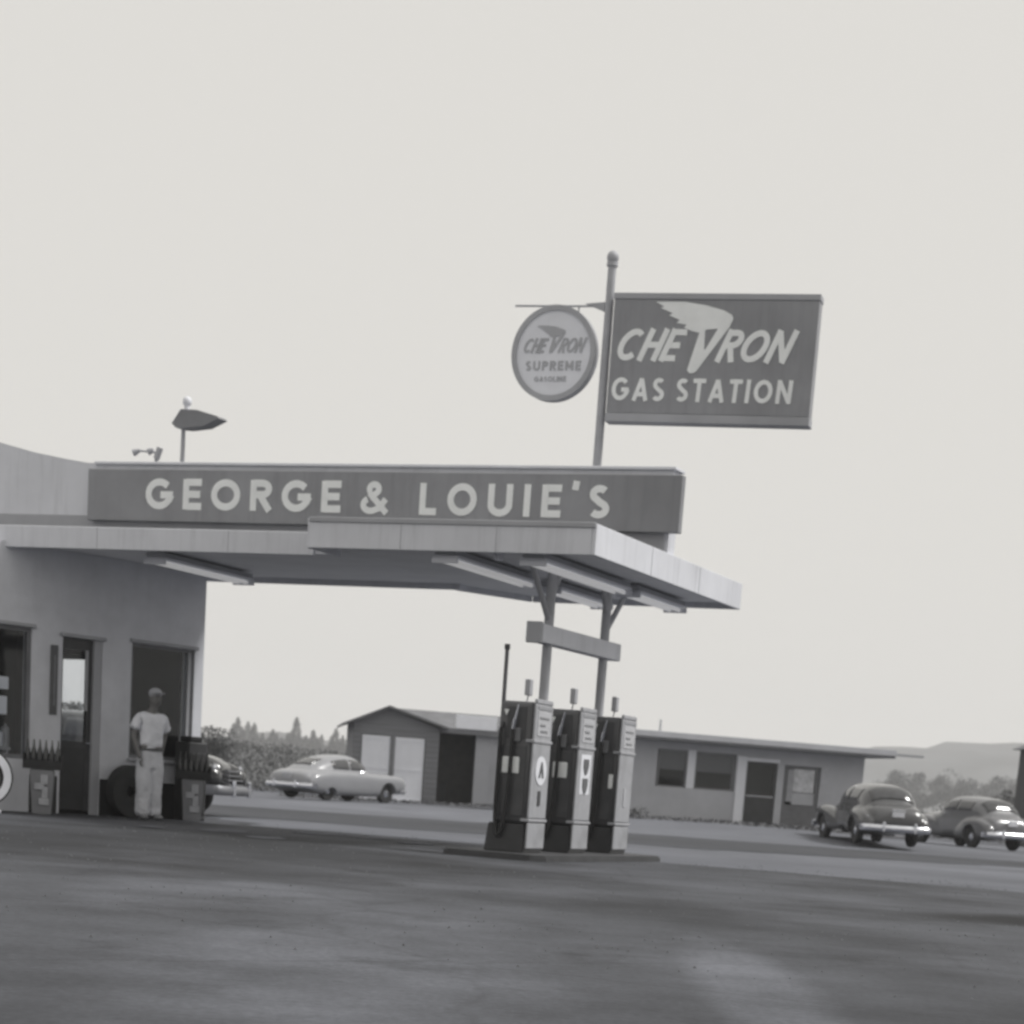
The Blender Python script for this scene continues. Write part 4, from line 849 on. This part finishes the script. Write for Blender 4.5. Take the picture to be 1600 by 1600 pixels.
# ------------------------------------------------------------ vegetation
def leaves(b, pts, size):
    for p in pts:
        n = Vector((random.gauss(0, 1), random.gauss(0, 1), random.gauss(0, 1)+.3)).normalized(); q = n.to_track_quat('Z', 'Y'); s_ = size*random.uniform(.5, 1.3); a = random.uniform(0, 6.28)
        v = [Vector(p)+q @ Vector((s_*cos(a+k)*e, s_*sin(a+k)*e, 0)) for k, e in ((0, 1), (1.6, .55), (3.14, 1), (4.7, .55))]
        b.add(v, [(0, 1, 2, 3)])
CONI = mat('conifer_needles', .055, .9, .4, 1.5, tint=(.96, 1, 1.02)); LEAF = mat('leaf_green_grey', .10, .85, .4, 1.2, tint=(.97, 1, 1.02)); BARK = mat('bark', .08, .9, .3, 5, stretch=(1, 1, .2))
def conifer(h):
    b = MB(); pts = []
    for i in range(1100):
        f = random.random()**.8; z = h*(.08+.92*f); r = (1-f)**.8*h*.30*(.7+.3*abs(sin(f*22)))+.04; a = random.uniform(0, 6.28); rr = r*sqrt(random.uniform(.15, 1))*random.uniform(.8, 1.25)
        pts.append((rr*cos(a), rr*sin(a), z-rr*.25))
    leaves(b, pts, h*.026); return b
def round_tree(h, n=2600):
    b = MB(); pts = []; cl = [(random.uniform(-.26, .26)*h, random.uniform(-.26, .26)*h, h*random.uniform(.38, .86), h*random.uniform(.10, .19)) for _ in range(16)]
    for i in range(n):
        c = random.choice(cl); d_ = Vector((random.gauss(0, 1), random.gauss(0, 1), random.gauss(0, 1))).normalized()*c[3]*random.uniform(.6, 1.05); pts.append((c[0]+d_.x, c[1]+d_.y, c[2]+d_.z*.8))
    leaves(b, pts, h*.020); return b
def trunk(h, r):
    b = MB(); b.cyl((0, 0, -.1), (0, 0, h*.9), r, r*.15, n=8)
    for i in range(5):
        a = i*1.3; z = h*(.25+.11*i); b.cyl((0, 0, z), (cos(a)*h*.15, sin(a)*h*.15, z+h*.10), r*.4, r*.1, n=6)
    return b
def tree_proto(kind, h, name, label, group, cat='tree'):
    t = thing(name, label, cat, (0, 0, 0), 0, group)
    (conifer(h) if kind == 'c' else round_tree(h)).build('crown', CONI if kind == 'c' else LEAF, t, recalc=False); trunk(h, h*.018).build('trunk', BARK, t); return t
protos = [tree_proto('c', 6, 'conifer', 'narrow conifer in the distant line of trees between the office and the garage', 'distant conifers') for _ in range(4)]
used = set()
def place(pl_, i, x, y, s_, label=None, group=None):
    p = pl_[i % len(pl_)]
    o = p if id(p) not in used else copy_tree(p)
    used.add(id(p)); o.location = (x, y, gz(x, y)); o.scale = (s_, s_, s_*random.uniform(.92, 1.1)); o.rotation_euler = (0, 0, random.uniform(0, 6.28))
    if label: o['label'] = label
    if group: o['group'] = group
    return o
k = 0
for row, (y, n) in enumerate(((820, 34), (880, 34), (950, 30))):
    for i in range(n):
        f = i/(n-1); x = (-32.5+20.5*f)*y/215; hgt = 3.1*(.80+.10*sin(i*1.9+row)+.07*sin(i*.7)+random.uniform(-.08, .10))*(1.0-.06*f)
        if row == 0 and i in (8, 9): hgt += .12
        place(protos, k, x+random.uniform(-1.5, 1.5), y+random.uniform(-10, 10), hgt*1.12); k += 1
rp = [tree_proto('r', 6, 'broadleaf_tree', 'leafy tree in the hazy distant row right of the cafe', 'distant leafy trees') for _ in range(3)]
for i in range(24):
    x = 38+i*1.25; y = 640+random.uniform(-20, 20); place(rp, i, x*y/250*1.08, y, 2.55+.3*sin(i*1.3)+random.uniform(-.25, .25))
nb = tree_proto('r', 2.6, 'leafy_tree', 'dark leafy tree close behind the right corner of the station office', None); nb.location = G(-13.0, 82)
nb2 = tree_proto('r', 3.0, 'leafy_tree', 'dark leafy tree seen through the glass of the office door', None); nb2.location = G(-17.6, 78)
nb3 = tree_proto('r', 2.8, 'leafy_tree', 'low dark tree between the grey sedan and the dark shed', None); nb3.location = G(23.8, 108)
def shrubs(name, x0, x1, y0, y1, hf, n, size, m):
    b = MB(); pts = []
    for i in range(n):
        x = random.uniform(x0, x1); y = random.uniform(y0, y1); h = hf(x, y); pts.append((x, y, gz(x, y)+h*random.random()**.5))
    leaves(b, pts, size); return tag(b.build(name, m, recalc=False), 'low tangled scrub covering the bank %s' % ('left of the garage' if x0 < 0 else 'behind the parked cars on the right'), 'scrub', kind='stuff')
SCR = mat('dry_scrub', .17, .9, .3, .8, tint=(.98, 1, 1.02))
shrubs('undergrowth', -26, -7.6, 84, 112, lambda x, y: (.5+1.95*(y-84)/28)*(.95+.05*sin(x*.7)+.02*sin(x*3.1)), 60000, .085, SCR)
shrubs('undergrowth', 13, 40, 90, 112, lambda x, y: (.5+1.2*(y-90)/22)*(.9+.15*sin(x*.9)+.08*sin(x*2.7)), 34000, .10, SCR)
b = MB(); leaves(b, [(random.gauss(0, .16), random.gauss(0, .12), abs(random.gauss(.14, .10))) for _ in range(220)], .045)
tag(b.build('small_shrub', LEAF, loc=G(2.75, 62.3), recalc=False), 'small dark shrub at the foot of the cafe wall just right of the pumps', 'shrub')
# scattered grass tufts at the gravel edges
b = MB(); pts = []
for i in range(2600):
    x = random.uniform(-9, 9); y = 71.5+(x+9)*.02+random.gauss(0, .7) if x < -.5 else 60.9+random.gauss(0, .35)+(x-2)*.25
    pts.append((x, y, gz(x, y)+random.uniform(.01, .10)))
leaves(b, pts, .05); tag(b.build('grass_tufts', mat('dry_grass', .13, .9, .3, 3), recalc=False), 'thin dry grass along the foot of the garage and the cafe', 'grass', kind='stuff')

# ------------------------------------------------------------ attendant
def skin(name, joints, edges, m, parent=None, sub=2, root=0):
    me = bpy.data.meshes.new(name); me.from_pydata([j[0] for j in joints], edges, []); o = bpy.data.objects.new(name, me); COL.objects.link(o)
    sk = o.modifiers.new('skin', 'SKIN'); sk.use_smooth_shade = True
    sub_ = o.modifiers.new('sub', 'SUBSURF'); sub_.levels = sub; sub_.render_levels = sub
    for i, j in enumerate(joints):
        r = j[1]; me.skin_vertices[0].data[i].radius = r if isinstance(r, tuple) else (r, r); me.skin_vertices[0].data[i].use_root = (i == root)
    realize(o, None)
    if name in ('shirt', 'trousers'):
        from mathutils import noise
        for v_ in o.data.vertices:
            q_ = v_.co; d_ = noise.noise(Vector((q_.x*9, q_.y*9, q_.z*(4 if name == 'trousers' else 7))))*.020+noise.noise(q_*22)*.007; v_.co = q_+v_.normal*d_
    for p in o.data.polygons: p.use_smooth = True
    o.data.materials.clear(); o.data.materials.append(m)
    if parent: o.parent = parent
    return o
SKIN = mat('skin', .16, .55, .1, 12, tint=(1, .98, .97)); SHIRT = mat('white_work_shirt', .82, .85, .08, 9, bump=.3); PANTS = mat('pale_work_trousers', .62, .9, .10, 7, bump=.3); HAIR = mat('dark_hair', .04, .6, .3, 20); CAP = mat('work_cap', .42, .8, .1, 12); SHOE = mat('pale_dusty_shoes', .22, .6, .2, 9)
pe = thing('person', 'attendant in a white short sleeved shirt, pale trousers and cap standing by the office window', 'person', (-5.58, 29.55, .005), radians(32))
# local: -y is the way the chest faces, x to the viewer's right
J = [((0, 0, .98), (.15, .11)), ((0, 0, 1.12), (.14, .10)), ((.005, .005, 1.28), (.165, .115)), ((.01, .01, 1.42), (.155, .10)), ((.015, .0, 1.50), (.055, .055)), ((.03, -.02, 1.565), (.055, .06)), ((.045, -.03, 1.64), (.072, .088)), ((.045, -.025, 1.71), (.070, .085)), ((.042, -.015, 1.765), (.045, .055)),
     ((-.16, .0, 1.40), .055), ((-.245, .03, 1.15), .045), ((-.215, -.10, .92), .034), ((-.20, -.14, .84), (.040, .022)),
     ((.17, .01, 1.40), .055), ((.24, .10, 1.17), .045), ((.19, .06, .97), .034), ((.165, .02, .90), (.036, .022)),
     ((-.09, 0, .90), .095), ((-.10, -.04, .52), .062), ((-.09, 0, .12), .045), ((-.095, -.03, .045), .042), ((-.11, -.15, .03), .035),
     ((.09, 0, .90), .095), ((.09, .0, .52), .062), ((.10, .05, .12), .045), ((.105, .02, .045), .042), ((.15, -.10, .03), .035)]
Ed = [(0, 1), (1, 2), (2, 3), (3, 4), (4, 5), (5, 6), (6, 7), (7, 8), (3, 9), (9, 10), (10, 11), (11, 12), (3, 13), (13, 14), (14, 15), (15, 16), (0, 17), (17, 18), (18, 19), (19, 20), (20, 21), (0, 22), (22, 23), (23, 24), (24, 25), (25, 26)]
body = skin('body', J, Ed, SKIN, pe)
# fingers, nose and ears joined into the body's own mesh
def finger_chain(base, dirs, r):
    p = Vector(base); js = [(tuple(p), r)]
    for d_ in dirs: p = p+Vector(d_); js.append((tuple(p), r*.88))
    return js
extra = []
for (hx, hy, hz, sx) in ((-.20, -.14, .84, 1), (.165, .02, .90, -1)):
    for i in range(4):
        o_ = (i-1.5)*.019; ln = (.030, .034, .032, .025)[i]
        extra.append(skin('finger', finger_chain((hx+.004*sx, hy+o_, hz-.02), [(0, 0, -ln), (.006*sx, 0, -ln*.9), (.012*sx, 0, -ln*.7)], .0095), [(0, 1), (1, 2), (2, 3)], SKIN, None, 1))
    extra.append(skin('finger', finger_chain((hx, hy-.03, hz+.015), [(.008*sx, -.020, -.025), (.008*sx, -.004, -.030)], .0105), [(0, 1), (1, 2)], SKIN, None, 1))
fb_ = MB(); fb_.ball((.045, -.02, 1.655), .080, .098, .118, 18, 12); fb_.cyl((.02, .0, 1.44), (.035, -.01, 1.60), .062, .056, n=14); fb_.ball((.050, -.122, 1.655), .014, .022, .020, 10, 8); fb_.ball((-.033, -.02, 1.665), .010, .02, .03, 8, 6); fb_.ball((.122, -.02, 1.665), .010, .02, .03, 8, 6); fb_.ball((.050, -.110, 1.628), .026, .010, .008, 8, 6)
fb_.ball((.022, -.108, 1.69), .012, .008, .008, 8, 6); fb_.ball((.075, -.108, 1.69), .012, .008, .008, 8, 6)
extra.append(fb_.build('face', SKIN, smooth=True))
jb = bmesh.new(); jb.from_mesh(body.data)
for e_ in extra: jb.from_mesh(e_.data); bpy.data.objects.remove(e_)
jb.to_mesh(body.data); jb.free()
Js = [((0, 0, .955), (.192, .142)), ((0, 0, 1.12), (.180, .130)), ((.005, .005, 1.28), (.192, .138)), ((.01, .01, 1.42), (.175, .115)), ((.015, .0, 1.475), (.085, .075)), ((-.165, 0, 1.405), .078), ((-.225, .005, 1.30), .080), ((-.245, .01, 1.22), .078), ((.175, .01, 1.405), .078), ((.24, .05, 1.30), .080), ((.262, .075, 1.23), .078)]
skin('shirt', Js, [(0, 1), (1, 2), (2, 3), (3, 4), (3, 5), (5, 6), (6, 7), (3, 8), (8, 9), (9, 10)], SHIRT, pe, 4)
Jp = [((0, 0, 1.07), (.172, .128)), ((0, 0, .90), (.190, .140)), ((-.075, 0, .74), .130), ((-.09, -.04, .48), .122), ((-.085, 0, .16), .112), ((-.085, 0, .04), .122), ((.080, 0, .74), .130), ((.085, .0, .48), .120), ((.095, .05, .16), .112), ((.098, .045, .04), .122)]
skin('trousers', Jp, [(0, 1), (1, 2), (2, 3), (3, 4), (4, 5), (1, 6), (6, 7), (7, 8), (8, 9)], PANTS, pe, 4)
b = MB(); n = 28
b.add([((.192)*cos(2*pi*i/n), (.142)*sin(2*pi*i/n), z) for z in (.955, .99) for i in range(n)], [(i, (i+1) % n, n+(i+1) % n, n+i) for i in range(n)]); b.build('belt', mat('belt_leather', .10), pe, smooth=True)
b = MB(); b.ball((.045, -.012, 1.715), .083, .100, .085, 18, 12); bmesh.ops.delete(b.bm, geom=[v for v in b.bm.verts if v.co.z < 1.70 and v.co.y < -.03 or v.co.z < 1.665], context='VERTS'); b.build('hair', HAIR, pe, smooth=True)
b = MB(); b.ball((.045, -.005, 1.745), .094, .112, .078, 20, 12); b.box(-.03, .12, -.19, -.08, 1.742, 1.754, bev=.004); b.build('cap', CAP, pe, smooth=True)
for sx in (-1, 1):
    b = MB(); x_ = -.10 if sx < 0 else .12
    b.ball((x_, -.07, .045), .055, .14, .045, 14, 8); bmesh.ops.translate(b.bm, verts=[v for v in b.bm.verts if v.co.z < .012], vec=(0, 0, .0)); b.build('shoe', SHOE, pe, smooth=True)

# ------------------------------------------------------------ hazy air
hz = MB().box(-1600, 1600, -100, 1600, -1.5, 70).build('haze', bpy.data.materials.new('haze_air')); tag(hz, kind='stuff', label='pale summer haze over the whole place', cat='haze')
m = hz.data.materials[0]; m.use_nodes = True; t = m.node_tree; t.nodes.clear(); o = t.nodes.new('ShaderNodeOutputMaterial'); pv = t.nodes.new('ShaderNodeVolumePrincipled')
pv.inputs['Color'].default_value = (.97, .97, .97, 1); pv.inputs['Density'].default_value = .00045; t.links.new(pv.outputs[0], o.inputs['Volume'])
